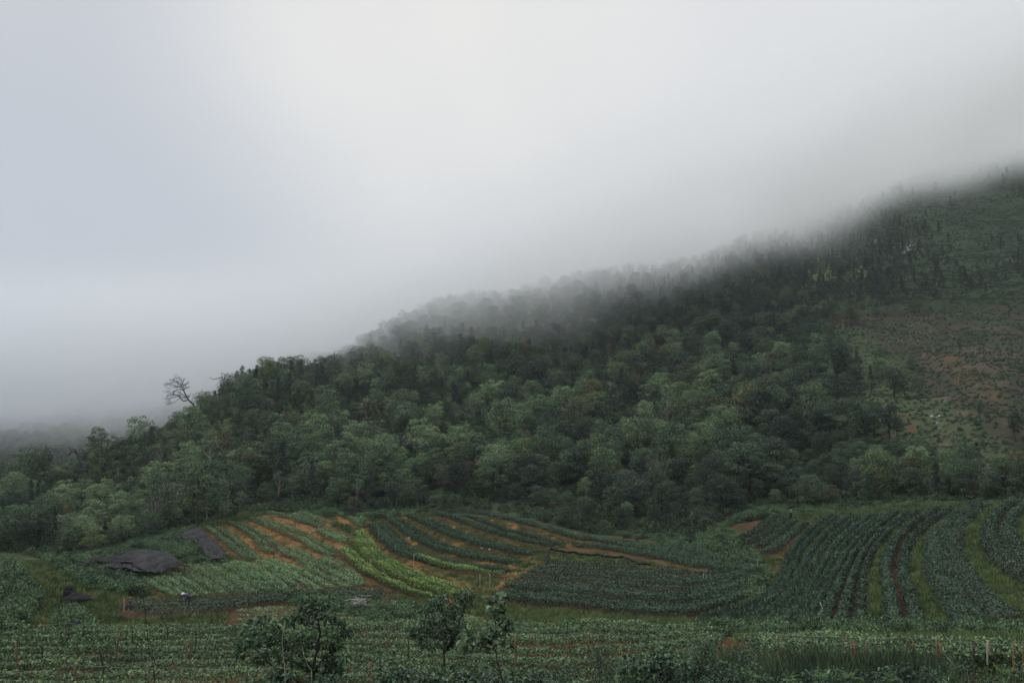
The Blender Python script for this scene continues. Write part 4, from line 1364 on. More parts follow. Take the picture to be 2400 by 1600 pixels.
def twigs(mb, pts, r0, n, length, dirn, rr, depth=2, sides=3):
    """fine side twigs along a branch"""
    P = smoothline(np.array(pts), 24)
    for k in range(n):
        i = int(rr.integers(4, 24)); a = P[i]
        d = nrm(np.array(dirn) * 0.8 + rr.normal(size=3) * 0.7)
        l = length * rr.uniform(.4, 1.1)
        b = a + d * l
        m = (a + b) / 2 + rr.normal(size=3) * l * .12
        tube(mb, [a, m, b], [r0, r0 * .75, r0 * .4], sides, cap=False)
        if depth > 1:
            twigs(mb, [a, m, b], r0 * .7, 3, l * .55, d, rr, depth - 1, sides)


def leaf_cluster(mb, c, rad, n, Ln, Wd, rr, kind='6', base=.38, flat=.8):
    d = rdir(n, rr); q = rr.random(n) ** .45
    P = c + d * q[:, None] * rad * np.array([1, 1, flat])
    D = nrm(d * np.array([1, 1, .3]) + rr.normal(size=(n, 3)) * .5 + (0, 0, -.25))
    Nn = nrm(rr.normal(size=(n, 3)) * .5 + (0, 0, 1))
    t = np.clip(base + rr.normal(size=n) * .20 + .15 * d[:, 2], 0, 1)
    l = Ln * rr.uniform(.55, 1.15, n)
    if kind == '6': leaves6(mb, P, D, Nn, l, l * Wd, t)
    else: kites(mb, P, D, Nn, l, l * Wd, t)


def sketch_tree(name, label, cat, org, sc, r, lines, clusters, barkm, leafm=None, jit=.5, leafn=60, Ln=.3, Wd=.5, tw=None, group=None, seed=1, lk='k', root=None, flat=.8, bold=1.0):
    rr = np.random.default_rng(seed)
    f = lambda q, rj=0.0: P3(org[0] + q[0] / sc, org[1] + q[1] / sc, r + rj)
    b0 = f(lines[0][0][0])
    base = b0.copy()
    gz = float(zg(base[0], base[1]))
    e = empty(name, tuple((base[0], base[1], min(gz, base[2]))))
    off = np.array(e.location)
    mb = MB()
    for pts, w0, w1 in lines:
        k = rr.normal() * jit
        n = len(pts)
        W = [f(q, k * i / max(1, n - 1)) - off for i, q in enumerate(pts)]
        if pts is lines[0][0] or (root and pts[0] in root):
            W = [W[0] * np.array([1, 1, 0]) + np.array([0, 0, -.3])] + W
        S = smoothline(np.array(W), 6 * len(W))
        S[1:-1] += rr.normal(size=(len(S) - 2, 3)) * (w1 + .004) * .5
        w0 *= bold; w1 *= bold
        tube(mb, S, np.linspace(w0, w1, len(S)), 7 if w0 > .1 else 5)
        if tw and w0 < tw[4]:
            twigs(mb, W, tw[0], tw[1], tw[2], tw[3], rr)
    tag(e, label, cat, group)
    t = mb.obj('trunk', M[barkm], e)
    if clusters:
        cm = MB(); tm = MB()
        for q in clusters:
            c = f(q, rr.normal() * jit * 1.2) - off
            rad = q[2] / sc / F * r
            leaf_cluster(cm, c, rad, int(leafn * (q[3] if len(q) > 3 else 1)), Ln, Wd, rr, lk, .35 + .2 * rr.random(), flat)
        cm.obj('crown', M[leafm], e)
    return e


# dead and half-dead trees on the left ridge
o1, s1 = (350, 860), 11.2
sketch_tree('bare_tree', 'tall leaning bare tree with branches swept left on the left ridge', 'tree', o1, s1, 282,
            [([(1275, 1200), (1250, 1130), (1150, 980), (1020, 850), (970, 770), (880, 570), (850, 500), (890, 380), (930, 290)], .30, .05),
             ([(1000, 870), (890, 885), (770, 760), (700, 730), (560, 740), (430, 760)], .13, .03), ([(770, 760), (620, 800), (440, 840), (370, 830)], .07, .02),
             ([(960, 790), (840, 780), (760, 740)], .09, .03), ([(930, 760), (840, 690), (760, 640)], .08, .02), ([(880, 600), (780, 580), (640, 640), (480, 640)], .09, .02),
             ([(850, 520), (720, 520), (600, 460), (480, 460)], .09, .02), ([(850, 540), (700, 500), (580, 560), (500, 560)], .06, .02), ([(860, 480), (780, 440), (680, 380), (570, 440)], .07, .02),
             ([(870, 420), (820, 330), (720, 280), (610, 350)], .07, .02), ([(880, 520), (1000, 430), (1050, 390)], .07, .02), ([(900, 590), (960, 540), (1070, 500)], .06, .02),
             ([(800, 810), (690, 900), (580, 960), (500, 940)], .06, .02), ([(1010, 810), (1050, 770), (1020, 740)], .08, .03), ([(1160, 990), (1180, 910)], .11, .05),
             ([(700, 730), (600, 690), (500, 700)], .05, .02), ([(860, 450), (800, 400), (740, 400)], .05, .02)],
            [(700, 310, 60), (800, 290, 60), (860, 310, 50), (640, 340, 30)], 'deadwood', 'brown', 1.2, 22, .35, .5, tw=(.045, 9, 1.7, (-1, 0, .15), .14), seed=3, bold=1.45)
sketch_tree('bare_tree', 'bare dead tree with one long limb reaching left at the knoll edge', 'tree', o1, s1, 296,
            [([(2080, 560), (2060, 430), (1950, 350), (1910, 280), (1900, 120)], .26, .04), ([(1920, 270), (1820, 290), (1680, 320), (1620, 290), (1550, 300)], .12, .03),
             ([(1880, 330), (1820, 400), (1740, 490)], .07, .03), ([(1940, 280), (2020, 250), (2070, 265)], .06, .03), ([(1910, 165), (2000, 185), (2035, 165)], .06, .03),
             ([(2070, 440), (2040, 380)], .10, .05), ([(1960, 300), (1990, 220), (1970, 200)], .05, .02), ([(1900, 340), (1880, 380), (1900, 370)], .05, .02)],
            [], 'deadwood', jit=1.0, tw=(.04, 2, .8, (0, 0, .3), .08), seed=5, bold=1.4)
o8, s8 = (750, 810), 19.6
sketch_tree('bare_tree', 'small bare tree standing in mist right of the knoll', 'tree', o8, s8, 338,
            [([(760, 1290), (720, 850), (700, 650), (670, 420), (630, 280)], .26, .05), ([(690, 530), (560, 470), (380, 540)], .09, .03), ([(700, 660), (600, 640), (560, 680), (470, 780), (370, 800)], .10, .03),
             ([(560, 700), (540, 830), (440, 890), (300, 930)], .08, .03), ([(720, 600), (760, 400)], .07, .03), ([(740, 880), (790, 770), (850, 710), (860, 590)], .08, .03), ([(790, 770), (900, 760), (950, 710)], .07, .03),
             ([(740, 900), (900, 960), (1080, 930)], .08, .03), ([(670, 430), (590, 400), (570, 350)], .06, .03), ([(560, 560), (620, 620)], .05, .03)],
            [], 'deadwood', jit=.8, tw=(.045, 3, 1.0, (0, 0, .4), .15), seed=6, bold=1.5)
o2, s2 = (140, 1000), 14.25
sketch_tree('broken_tree', 'dark broken dead tree with twisted top above the lower left wood', 'tree', o2, s2, 243,
            [([(800, 1540), (760, 1380), (700, 1250), (620, 1050), (560, 880), (430, 820), (370, 780), (320, 680)], .38, .08), ([(400, 820), (340, 890), (310, 970)], .2, .1), ([(540, 870), (520, 770), (440, 750), (420, 720)], .2, .08),
             ([(750, 1260), (690, 1000), (670, 820)], .18, .06), ([(740, 1100), (730, 870)], .12, .05), ([(820, 1450), (920, 1300), (1020, 1150)], .12, .04), ([(760, 1220), (850, 1110), (940, 1080)], .1, .04),
             ([(310, 960), (220, 930)], .06, .03), ([(330, 690), (260, 690)], .05, .03)],
            [(480, 1150, 110), (560, 1250, 130), (420, 1300, 120), (620, 1350, 140), (760, 1300, 130), (480, 1400, 130), (860, 1380, 120), (700, 1150, 90), (700, 950, 60), (430, 1050, 50), (940, 1250, 80)],
            'deadwood', 'pine', .8, 70, .32, .5, tw=(.03, 3, .8, (0, 0, .2), .13), seed=7)
sketch_tree('flat_topped_tree', 'flat-topped forked tree with thin pale crown beside the dark broken tree', 'tree', o2, s2, 255,
            [([(1410, 1060), (1400, 800), (1380, 700), (1390, 560), (1400, 420), (1380, 330)], .26, .06), ([(1370, 720), (1270, 600), (1150, 540), (1000, 440)], .12, .04), ([(1380, 760), (1230, 760)], .07, .04),
             ([(1430, 1000), (1520, 900), (1560, 720), (1600, 600), (1590, 520), (1700, 450), (1800, 330)], .18, .05), ([(1610, 600), (1750, 500), (1860, 470)], .08, .03), ([(1380, 640), (1300, 500), (1200, 400)], .09, .04),
             ([(1270, 600), (1190, 630), (1080, 630)], .06, .03), ([(1400, 560), (1480, 440), (1540, 300)], .08, .03), ([(1600, 640), (1730, 670)], .05, .03)],
            [(1050, 320, 80), (1130, 280, 90), (1200, 350, 100), (1350, 260, 100), (1450, 300, 90), (1300, 400, 110), (1060, 430, 70), (1180, 460, 60), (1540, 300, 50), (1420, 420, 80), (1790, 250, 110), (1870, 340, 70), (1760, 330, 60), (1000, 620, 35), (1090, 590, 35), (950, 350, 40), (1640, 470, 60)],
            'bark', 'brown', .9, 70, .34, .5, seed=8, flat=.6)

# living trees that stand out
for kind, k, px, py, h, lab in (
        ('bright', 0, 213, 1306, 4.6, 'small light green tree at the wood edge above the large black shade net'),
        ('bright', 1, 497, 1160, 6.2, 'light green leafy tree rising behind the narrow black shade net'),
        ('bright', 0, 702, 1162, 5.6, 'light green tree with pale stem above the top of the left terraces'),
        ('bright', 1, 757, 1150, 5.4, 'yellowish green tree right of the pale-stemmed tree above the terraces'),
        ('bright', 0, 1026, 996, 5.0, 'small bright green tree alone in the middle of the wooded slope'),
        ('bright', 1, 1398, 1012, 10.5, 'large layered yellow green tree in the middle of the dark wood'),
        ('bright', 0, 1500, 860, 8.5, 'light layered crown high in the dark wood above the large layered tree'),
        ('bright', 0, 2062, 1172, 7.6, 'tall yellow green tree behind the top of the right slope rows'),
        ('bright', 1, 1636, 1150, 5.0, 'small yellow green tree low in the dark wood at right centre'),
        ('broad', 1, 470, 1236, 9.0, 'broad spreading tree with bare trunk directly behind the narrow black shade net'),
        ('thin', 0, 652, 1176, 6.0, 'thin tree with dark stem above the top of the left terraces'),
        ('thin', 1, 738, 1172, 5.5, 'thin tree with two pale forking stems above the top of the left terraces'),
        ('broad', 3, 30, 1190, 7.5, 'dark layered tree standing highest at the left picture edge'),
        ('broad', 2, 448, 985, 3.8, 'small upright tree in front of the leaning bare tree')):
    g = gpt(px, py)
    sc_h = h / {'bright': 7.8, 'broad': 8.3, 'thin': 8.2}[kind]
    place_tree(kind, k, (g[0], g[1], g[2] - .1), rng.random() * 6, sc_h, lab, None)

# near trees below the viewpoint
of, sf = (550, 1380), 6.72
sketch_tree('near_tree', 'dark leafy tree with crooked trunk in the left centre foreground', 'tree', of, sf, 18,
            [([(1265, 1900), (1265, 1560), (1250, 1250), (1290, 1000), (1340, 750), (1330, 550), (1300, 350), (1270, 200)], .075, .012), ([(1250, 1240), (1060, 1080), (900, 950), (780, 860), (540, 860)], .03, .008),
             ([(1265, 1560), (1000, 1450), (800, 1280), (620, 1230), (460, 1090), (340, 940)], .04, .008), ([(460, 1085), (360, 1070), (260, 1080)], .015, .006), ([(1270, 1250), (1350, 1150), (1420, 1050), (1510, 980)], .025, .006),
             ([(1340, 750), (1450, 700), (1600, 560)], .025, .006), ([(1330, 620), (1150, 560), (900, 420)], .025, .006), ([(780, 860), (740, 700), (660, 560)], .015, .006), ([(900, 950), (700, 760)], .012, .005),
             ([(1420, 1050), (1460, 850), (1470, 750)], .012, .005)],
            [(1250, 200, 130), (1100, 230, 110), (1420, 200, 120), (1330, 330, 130), (1050, 400, 120), (1180, 480, 130), (1480, 420, 110), (1650, 520, 110), (1750, 660, 100), (1620, 700, 120), (900, 480, 110),
             (480, 480, 110), (300, 520, 100), (230, 650, 110), (420, 650, 120), (640, 560, 120), (560, 760, 120), (330, 820, 110), (150, 880, 100), (80, 1000, 80), (700, 760, 120), (850, 850, 120), (1000, 760, 130),
             (1150, 700, 130), (1050, 950, 110), (1250, 850, 100), (1480, 850, 110), (1600, 900, 100), (1720, 1080, 100), (1500, 1100, 100), (1350, 1250, 120), (1150, 1200, 110), (950, 1130, 120), (750, 1060, 110),
             (560, 1000, 110), (400, 1100, 100), (620, 1330, 100), (850, 1350, 110), (1450, 1350, 110), (1200, 1450, 110), (1600, 1250, 90), (1000, 1520, 120), (1350, 1520, 120), (700, 1480, 110)],
            'darkbark', 'fg', .35, 95, .105, .45, seed=11, lk='6')
o3, s3 = (900, 1350), 6.27
sketch_tree('near_tree', 'dark small-leaved tree with forked trunk at foreground centre', 'tree', o3, s3, 19,
            [([(880, 1900), (880, 1320), (885, 1100), (780, 970), (680, 880), (560, 780)], .06, .01), ([(885, 1110), (990, 980), (1070, 830), (1130, 600), (1170, 500), (1150, 300)], .04, .008),
             ([(930, 1050), (1000, 900), (900, 700), (850, 500), (830, 350)], .03, .007), ([(780, 970), (720, 760), (640, 560)], .02, .006)],
            [(830, 330, 90), (740, 400, 90), (1150, 280, 100), (1250, 260, 80), (1200, 380, 100), (1060, 440, 80), (900, 500, 100), (770, 400, 60), (620, 480, 80), (640, 620, 110), (800, 620, 110), (950, 600, 110),
             (1090, 560, 100), (560, 720, 110), (700, 760, 110), (860, 760, 110), (1000, 720, 110), (480, 820, 90), (600, 880, 100), (780, 880, 100), (930, 880, 100), (550, 980, 90), (1100, 700, 90), (1080, 860, 80), (700, 1000, 90), (950, 1000, 70)],
            'darkbark', 'fg', .35, 95, .09, .42, seed=12, lk='6')
sketch_tree('sapling', 'slender sapling with large heart-shaped leaves right of the forked near tree', 'tree', o3, s3, 13,
            [([(1760, 2100), (1740, 1568), (1690, 1350), (1650, 1150), (1650, 850), (1640, 550), (1660, 400)], .022, .006), ([(1690, 1380), (1560, 1280)], .008, .004), ([(1650, 1080), (1450, 1040), (1350, 990), (1200, 900)], .010, .004),
             ([(1650, 900), (1730, 780), (1830, 650)], .008, .004)],
            [(1560, 330, 90), (1690, 360, 100), (1740, 300, 50), (1680, 480, 80), (1600, 430, 80), (1780, 630, 90), (1860, 720, 80), (1740, 800, 90), (1600, 790, 100), (1560, 900, 90), (1480, 950, 90), (1350, 930, 90),
             (1220, 850, 90), (1200, 950, 100), (1280, 1050, 80), (1430, 1050, 80), (1700, 930, 90), (1800, 1000, 70), (1560, 1330, 60)],
            'darkbark', 'fg', .15, 11, .115, .72, seed=13, lk='6')


def near_bush(px, top, w, r, label, Ln=.09, Wd=.5, n=34, seed=1, mat='fg', shape='round', group='bushes along the near edge'):
    rr = np.random.default_rng(seed)
    b = P3(px, 1640, r)
    gz = float(zg(b[0], b[1]))
    e = empty('bush', (b[0], b[1], gz)); off = np.array(e.location)
    tag(e, label, 'bush', group)
    sm = MB(); cm = MB()
    bot = 1660
    m = max(8, int(w * (bot - top) / 520))
    for k in range(m):
        v = rr.random() ** .8
        ww = w / 2 * (1 if shape == 'round' else (.25 + .75 * v))
        u = rr.uniform(-1, 1)
        if shape == 'round': u *= math.sqrt(max(.15, 1 - (1 - v) ** 3))
        c = P3(px + u * ww, top + 14 + v * (bot - top), r + rr.normal() * .35) - off
        tube(sm, curve3((rr.normal() * .15, rr.normal() * .15, -.2), c, .1, 5, rr), np.linspace(.02, .006, 5), 4)
        leaf_cluster(cm, c, rr.uniform(17, 30) / F * r, int(n * 1.9), Ln, Wd, rr, '6', .2 + .3 * rr.random())
    sm.obj('stem', M['darkbark'], e); cm.obj('foliage', M[mat], e)


near_bush(640, 1572, 150, 17, 'low dark bush under the crooked near tree', .11, .45, 30, 21)
near_bush(930, 1545, 120, 17, 'low oval-leaved bush left of the forked near tree trunk', .10, .55, 32, 22)
near_bush(1030, 1562, 110, 16, 'low oval-leaved bush in front of the forked near tree trunk', .10, .55, 32, 23)
near_bush(1120, 1556, 90, 16.5, 'low bush between the forked near tree and the sapling', .09, .5, 32, 24)
near_bush(1245, 1562, 120, 19, 'low dark bush right of the sapling foot', .09, .5, 32, 25)
near_bush(1325, 1548, 90, 20, 'mid green bush left of the feathery dark bush', .09, .45, 34, 26)
near_bush(1412, 1492, 92, 22, 'feathery dark upright bush at foreground centre right', .075, .25, 60, 27, shape='cone')
near_bush(1530, 1512, 150, 20, 'broad-leaved bush with large rounded leaves right of the feathery dark bush', .12, .7, 26, 28)
near_bush(1655, 1490, 110, 24, 'tall mid green bush at the left end of the long grass', .09, .45, 40, 29)
near_bush(1735, 1508, 90, 25, 'mid green bush just left of the ivy-covered stake', .09, .45, 38, 30)
near_bush(1590, 1535, 110, 22, 'dark tangled bush between the broad-leaved and the tall mid green bush', .10, .5, 34, 41)
near_bush(1690, 1560, 120, 20, 'low dark bush under the tall mid green bush', .10, .5, 34, 42)
near_bush(1180, 1575, 100, 18, 'very low dark bush at the foot of the sapling', .10, .5, 34, 43)
near_bush(760, 1575, 110, 17.5, 'low dark bush right of the crooked near tree trunk', .11, .45, 32, 44)
near_bush(1790, 1570, 110, 22, 'dark bush among the long grass below the ivy-covered stake', .10, .5, 32, 46)
near_bush(1960, 1560, 120, 22, 'dark leafy bush in the long grass left of the double post', .10, .5, 32, 47)
near_bush(2110, 1555, 110, 23, 'dark bush in the long grass right of the double post', .10, .5, 32, 48)
near_bush(2030, 1568, 120, 21, 'low dark bush in the long grass under the double post', .10, .5, 30, 45)
near_bush(1880, 1562, 130, 21, 'dark creeping bush in the long grass', .10, .5, 26, 31)
near_bush(2170, 1548, 90, 26, 'dark leafy bush below the wire fence at right', .10, .45, 34, 32)
near_bush(2260, 1540, 110, 24, 'taller dark bush below the wire fence right of its neighbour', .09, .45, 36, 33)
near_bush(2370, 1550, 100, 23, 'dark bush in the lower right picture corner', .09, .45, 36, 34)

# light green ferns poking into the bottom edge
for k, (px, py, r, lab) in enumerate(((1765, 1590, 19, 'light green fern at the bottom edge under the ivy-covered stake'), (1925, 1592, 20, 'light green fern at the bottom edge left of the middle of the long grass'),
                                      (1995, 1590, 20.5, 'light green fern at the bottom edge under the double post'), (2090, 1594, 21, 'light green fern at the bottom edge right of the double post'),
                                      (2352, 1584, 19, 'light green fern in the lower right corner'), (1850, 1597, 19, 'small light green fern at the bottom edge of the long grass'))):
    rr = np.random.default_rng(200 + k)
    t = P3(px, py, r); gz = float(zg(t[0], t[1]))
    e = empty('fern', (t[0], t[1], gz)); tag(e, lab, 'fern', 'ferns at the bottom edge')
    st = MB(); fr_ = MB(); off = np.array(e.location)
    tube(st, [(0, 0, -.1), t - off], [.015, .01], 5)
    for q in range(9):
        a = q * .7 + rr.random() * .4; ln = rr.uniform(.12, .26)
        s = np.linspace(0, 1, 12)[:, None]
        D0 = np.array([math.cos(a), math.sin(a), 0])
        C = (t - off) + D0 * s * ln + np.array([0, 0, 1]) * ((.12 + .3 * rr.random()) * s - .16 * s ** 2)
        tube(fr_, C, np.linspace(.005, .002, 12), 3, tint=.5)
        S = np.cross(D0, [0, 0, 1.])
        for sg in (-1, 1):
            l = .10 * np.sin(np.linspace(.5, 3.0, 12))
            kites(fr_, C, np.tile(S * sg + D0 * .35, (12, 1)), np.tile([0, 0, 1.], (12, 1)), l * .6, .014, np.clip(rr.normal(.5, .15, 12), 0, 1))
    st.obj('stem', M['fern'], e); fr_.obj('frond', M['fern'], e)

# long grass on the near right slope
n = 2600
a_ = rng.uniform(math.atan((1600 - 1200) / F), math.atan((2180 - 1200) / F), n); r_ = rng.uniform(23, 33.5, n)
gx = r_ * np.sin(a_); gy = r_ * np.cos(a_)
scatter('long_grass', np.c_[gx, gy, zg(gx, gy)], rng.uniform(.45, 1.0, n) * (1 + .35 * fbm(gx / 1.5, gy / 1.5, 2)), rng.random(n) * 6.28, LTUFT, 'long dark green grass hanging over the near slope at right')


# bare twigs and thin stems
def twig(label, pts, r, w, mat, seed, side=0, name='bare_sapling'):
    rr = np.random.default_rng(seed)
    W = [P3(a, b, r + rr.normal() * .05) for a, b in pts]
    gz = float(zg(W[0][0], W[0][1]))
    W = [np.array([W[0][0], W[0][1], gz - .1])] + W
    off = np.array([W[0][0], W[0][1], gz])
    mb = MB()
    S = smoothline(np.array(W) - off, 30)
    tube(mb, S, np.linspace(w, w * .35, 30), 5)
    for k in range(side):
        i = int(rr.integers(10, 28)); d = nrm(np.array([rr.normal(), rr.normal() * .4, 1.2]))
        tube(mb, [S[i], S[i] + d * rr.uniform(.1, .4)], [w * .4, w * .2], 4)
    o = mb.obj(name, M[mat]); o.location = off
    tag(o, label, 'bare stem', 'thin bare stems in the foreground')


twig('thin dark bare stem, tallest at lower left', [(362, 1605), (349, 1517), (342, 1451), (334, 1388)], 20, .016, 'darkbark', 1, 5)
twig('short dark bare stem left of the tallest one at lower left', [(341, 1605), (334, 1560), (330, 1520)], 20, .010, 'darkbark', 2, 2)
twig('dark bare stem right of the tallest one at lower left', [(372, 1605), (360, 1545), (350, 1490)], 20, .012, 'darkbark', 3, 3)
twig('pale thin twig leaning right at lower left', [(380, 1605), (392, 1580), (404, 1556)], 19, .007, 'palebark', 4, 1)
twig('pale bent twig crossing in front of the lower left field', [(478, 1605), (462, 1570), (446, 1545)], 18, .008, 'palebark', 5, 2)
twig('pale twig leaning right beside the bent twig', [(430, 1564), (446, 1530), (456, 1505)], 18, .006, 'palebark', 6, 1)
twig('straight whitish stem through the crooked near tree', [(668, 1610), (664, 1540), (661, 1500), (668, 1455)], 16.5, .011, 'palestake', 7, 1)
twig('yellowish curved stem through the crooked near tree', [(730, 1600), (724, 1563), (714, 1540), (709, 1518)], 16.6, .008, 'palestake', 8, 1)
twig('pale grass stalk left of the feathery dark bush', [(1348, 1605), (1340, 1560), (1328, 1500)], 20, .006, 'palebark', 9, 0)
twig('pale arching stalk in front of the feathery dark bush', [(1448, 1605), (1428, 1560), (1408, 1535)], 19, .007, 'palebark', 10, 1)
twig('pale upright stalk right of the feathery dark bush', [(1444, 1590), (1450, 1560), (1452, 1520)], 19, .006, 'palebark', 11, 0)
twig('pale arching stalk at the left of the long grass', [(1773, 1600), (1765, 1560), (1750, 1538)], 19, .006, 'palebark', 12, 0)
twig('long pale twig leaning left below the wire fence', [(2272, 1605), (2240, 1563), (2212, 1530), (2200, 1520)], 18, .009, 'palebark', 13, 2)
twig('long pale twig leaning left at the right picture edge', [(2406, 1552), (2377, 1510), (2352, 1465), (2334, 1436)], 17, .008, 'palebark', 14, 2)
twig('dark bare stem at the right picture edge', [(2372, 1605), (2356, 1547), (2340, 1508)], 18, .012, 'darkbark', 15, 3)
twig('dark thin stem in front of the wire fence', [(2152, 1590), (2144, 1545), (2136, 1505)], 19, .008, 'darkbark', 16, 2)
twig('second dark thin stem in front of the wire fence', [(2178, 1600), (2174, 1550), (2164, 1500)], 19, .009, 'darkbark', 17, 2)
twig('dark stem near the lower right corner', [(2395, 1600), (2388, 1560), (2382, 1530)], 19, .009, 'darkbark', 18, 1)

# ------------------------------------------------------------------ stakes
POSTS = [  # top x,y  base x,y  radius  material
    (36, 1509, 46, 1562, .07, 's'), (98, 1501, 103, 1543, .06, 'd'), (174, 1555, 187, 1604, .07, 's'), (162, 1459, 158, 1505, .05, 'd'), (229, 1471, 228, 1500, .04, 'd'), (234, 1514, 249, 1573, .07, 'd'),
    (278, 1481, 272, 1556, .06, 's'), (309, 1463, 312, 1507, .05, 'd'), (295, 1475, 295, 1499, .04, 'd'), (393, 1467, 394, 1500, .05, 'd'), (172, 1489, 172, 1502, .06, 's'),
    (436, 1503, 439, 1553, .05, 's'), (445, 1493, 449, 1530, .05, 's'), (459, 1469, 461, 1512, .05, 'd'), (410, 1549, 412, 1582, .05, 's'), (551, 1465, 553, 1496, .05, 'd'), (433, 1439, 436, 1461, .05, 's'), (494, 1437, 497, 1475, .05, 'd'),
    (592, 1386, 593, 1426, .05, 'd'), (821, 1529, 822, 1567, .06, 's'), (866, 1550, 872, 1604, .075, 's'), (911, 1471, 906, 1525, .05, 's'), (858, 1478, 855, 1514, .05, 's'), (862, 1490, 866, 1512, .04, 's'),
    (903, 1455, 904, 1488, .05, 's'), (914, 1448, 914, 1476, .05, 's'), (957, 1493, 957, 1538, .05, 'd'), (640, 1564, 642, 1606, .07, 's'), (621, 1522, 620, 1578, .05, 's'), (829, 1432, 831, 1459, .04, 'd'), (1114, 1465, 1116, 1492, .04, 's'),
    (1106, 1458, 1108, 1490, .04, 's'), (629, 1432, 630, 1452, .04, 's'), (1012, 1484, 1014, 1554, .05, 's'), (675, 1363, 676, 1396, .05, 'd'), (790, 1206, 791, 1228, .07, 's'), (841, 1203, 841, 1218, .05, 'd'),
    (1207, 1494, 1210, 1554, .06, 's'), (1241, 1482, 1242, 1528, .05, 's'), (1331, 1494, 1329, 1531, .06, 's'), (1330, 1453, 1330, 1496, .04, 'd'), (1382, 1474, 1377, 1525, .06, 's'), (1255, 1477, 1254, 1501, .05, 's'), (1388, 1489, 1388, 1508, .05, 's'),
    (1211, 1440, 1212, 1464, .04, 'd'), (1278, 1446, 1281, 1464, .04, 'd'), (1522, 1399, 1522, 1440, .05, 'd'), (1523, 1450, 1523, 1476, .04, 'd'), (1649, 1341, 1650, 1364, .04, 'p'), (1684, 1503, 1685, 1530, .05, 's'),
    (1824, 1485, 1825, 1516, .05, 's'), (1881, 1493, 1883, 1519, .06, 's'), (1976, 1491, 1977, 1533, .06, 's'), (1997, 1500, 1998, 1553, .08, 's'), (2003, 1499, 2008, 1558, .09, 's'), (2031, 1507, 2028, 1545, .06, 's'),
    (2126, 1493, 2121, 1537, .055, 's'), (2196, 1496, 2198, 1543, .075, 's'), (2205, 1507, 2205, 1539, .06, 's'), (2281, 1503, 2283, 1544, .075, 'd'), (2315, 1499, 2312, 1538, .05, 'p'), (2376, 1509, 2376, 1549, .08, 's'), (2398, 1507, 2398, 1552, .07, 's'),
    (2139, 1502, 2139, 1532, .05, 's'), (2334, 1508, 2332, 1540, .05, 'd'), (1775, 1310, 1775, 1338, .04, 'p'), (1916, 1287, 1918, 1321, .08, 'd'), (1903, 1340, 1903, 1368, .07, 'd'), (2124, 1247, 2124, 1273, .06, 'd'), (1962, 1370, 1962, 1391, .06, 'd'),
    (1922, 1411, 1941, 1453, .06, 'p'), (291, 1403, 291, 1428, .06, 'p'), (34, 1313, 35, 1356, .06, 'd'), (621, 1377, 622, 1410, .05, 'd'), (1700, 1395, 1702, 1425, .05, 'd'), (1612, 1400, 1612, 1424, .04, 'd'), (970, 1298, 969, 1322, .05, 'p'),
    (1125, 1344, 1125, 1364, .05, 'p'), (1148, 1344, 1148, 1370, .05, 'p'), (868, 1310, 869, 1326, .04, 'p'), (1238, 1365, 1240, 1392, .04, 'd'), (1400, 1364, 1400, 1392, .04, 'd'), (1369, 1240, 1369, 1268, .05, 'd'), (1343, 1250, 1343, 1272, .04, 'd'),
    (886, 1240, 888, 1254, .04, 'p'), (743, 1244, 744, 1262, .04, 'd'), (573, 1226, 573, 1240, .04, 's'), (1300, 1276, 1300, 1292, .04, 'd'), (2192, 1450, 2192, 1470, .05, 'd'), (1795, 1450, 1798, 1476, .05, 'd'),
]
PT = {}
mats_ = {'s': ('stake', 'reddish brown wooden stake'), 'd': ('darkstake', 'dark weathered stake'), 'p': ('palestake', 'pale grey stake')}


def where(px, py):
    if py > 1545: return 'in the nearest rows of the front field'
    if py > 1476: return 'in the far half of the front field' if px < 1600 else 'along the wire fence at lower right'
    if px < 700 and py > 1400: return 'on the grass behind the front field'
    if py > 1400 and px < 1700: return 'on the grassy strip across the middle'
    if px < 1100: return 'among the left terraces'
    if px < 1700: return 'around the dark curving field'
    return 'between the rows of the right slope'


cntw = {}
for (tx, ty, bx, by, rad, m) in sorted(POSTS):
    rad *= .62
    mt, ds = mats_[m]
    lift = .62 if by > 1490 else (.4 if by < 1400 else .1)
    xx, yy = pix(bx, by, zf=lambda a_, b_: zg(a_, b_) + lift, rmin=20)
    g = np.array([xx, yy, float(zg(xx, yy))])
    rr_ = math.hypot(g[0], g[1])
    top = P3(tx, ty, rr_)
    mb = MB()
    v = top - g
    nn = 7
    s = np.linspace(-0.12, 1, nn)[:, None]
    pts = v * s + rng.normal(size=(nn, 3)) * rad * .18
    tube(mb, pts, rad * np.linspace(1.12, .88, nn) * rng.uniform(.92, 1.08, nn), 8)
    if rad >= .037:      # splintered top and a turn of binding wire
        tube(mb, [pts[-1] + (rad * .3, 0, -.02), pts[-1] + (rad * .35, 0, .05)], [rad * .4, rad * .15], 5)
    o = mb.obj('stake', M[mt]); o.location = g
    wkey = (m, where(bx, by)); cntw[wkey] = cntw.get(wkey, 0) + 1
    ordn = ordinal(cntw[wkey] - 1) if cntw[wkey] <= 20 else 'far right'
    tag(o, '%s, %s from the left %s' % (ds, ordn, wkey[1]), 'stake', 'wooden stakes in the fields')
    PT[(tx, ty)] = g + v
    if rad >= .037:
        wb = MB()
        for q in (.90, .84):
            c = v * q; a = np.linspace(0, 2 * math.pi, 13)
            ring = np.c_[c[0] + np.cos(a) * rad * 1.12, c[1] + np.sin(a) * rad * 1.12, c[2] + 0 * a]
            tube(wb, ring, .007, 4, cap=False)
        wb.obj('binding_wire', M['wire'], o)


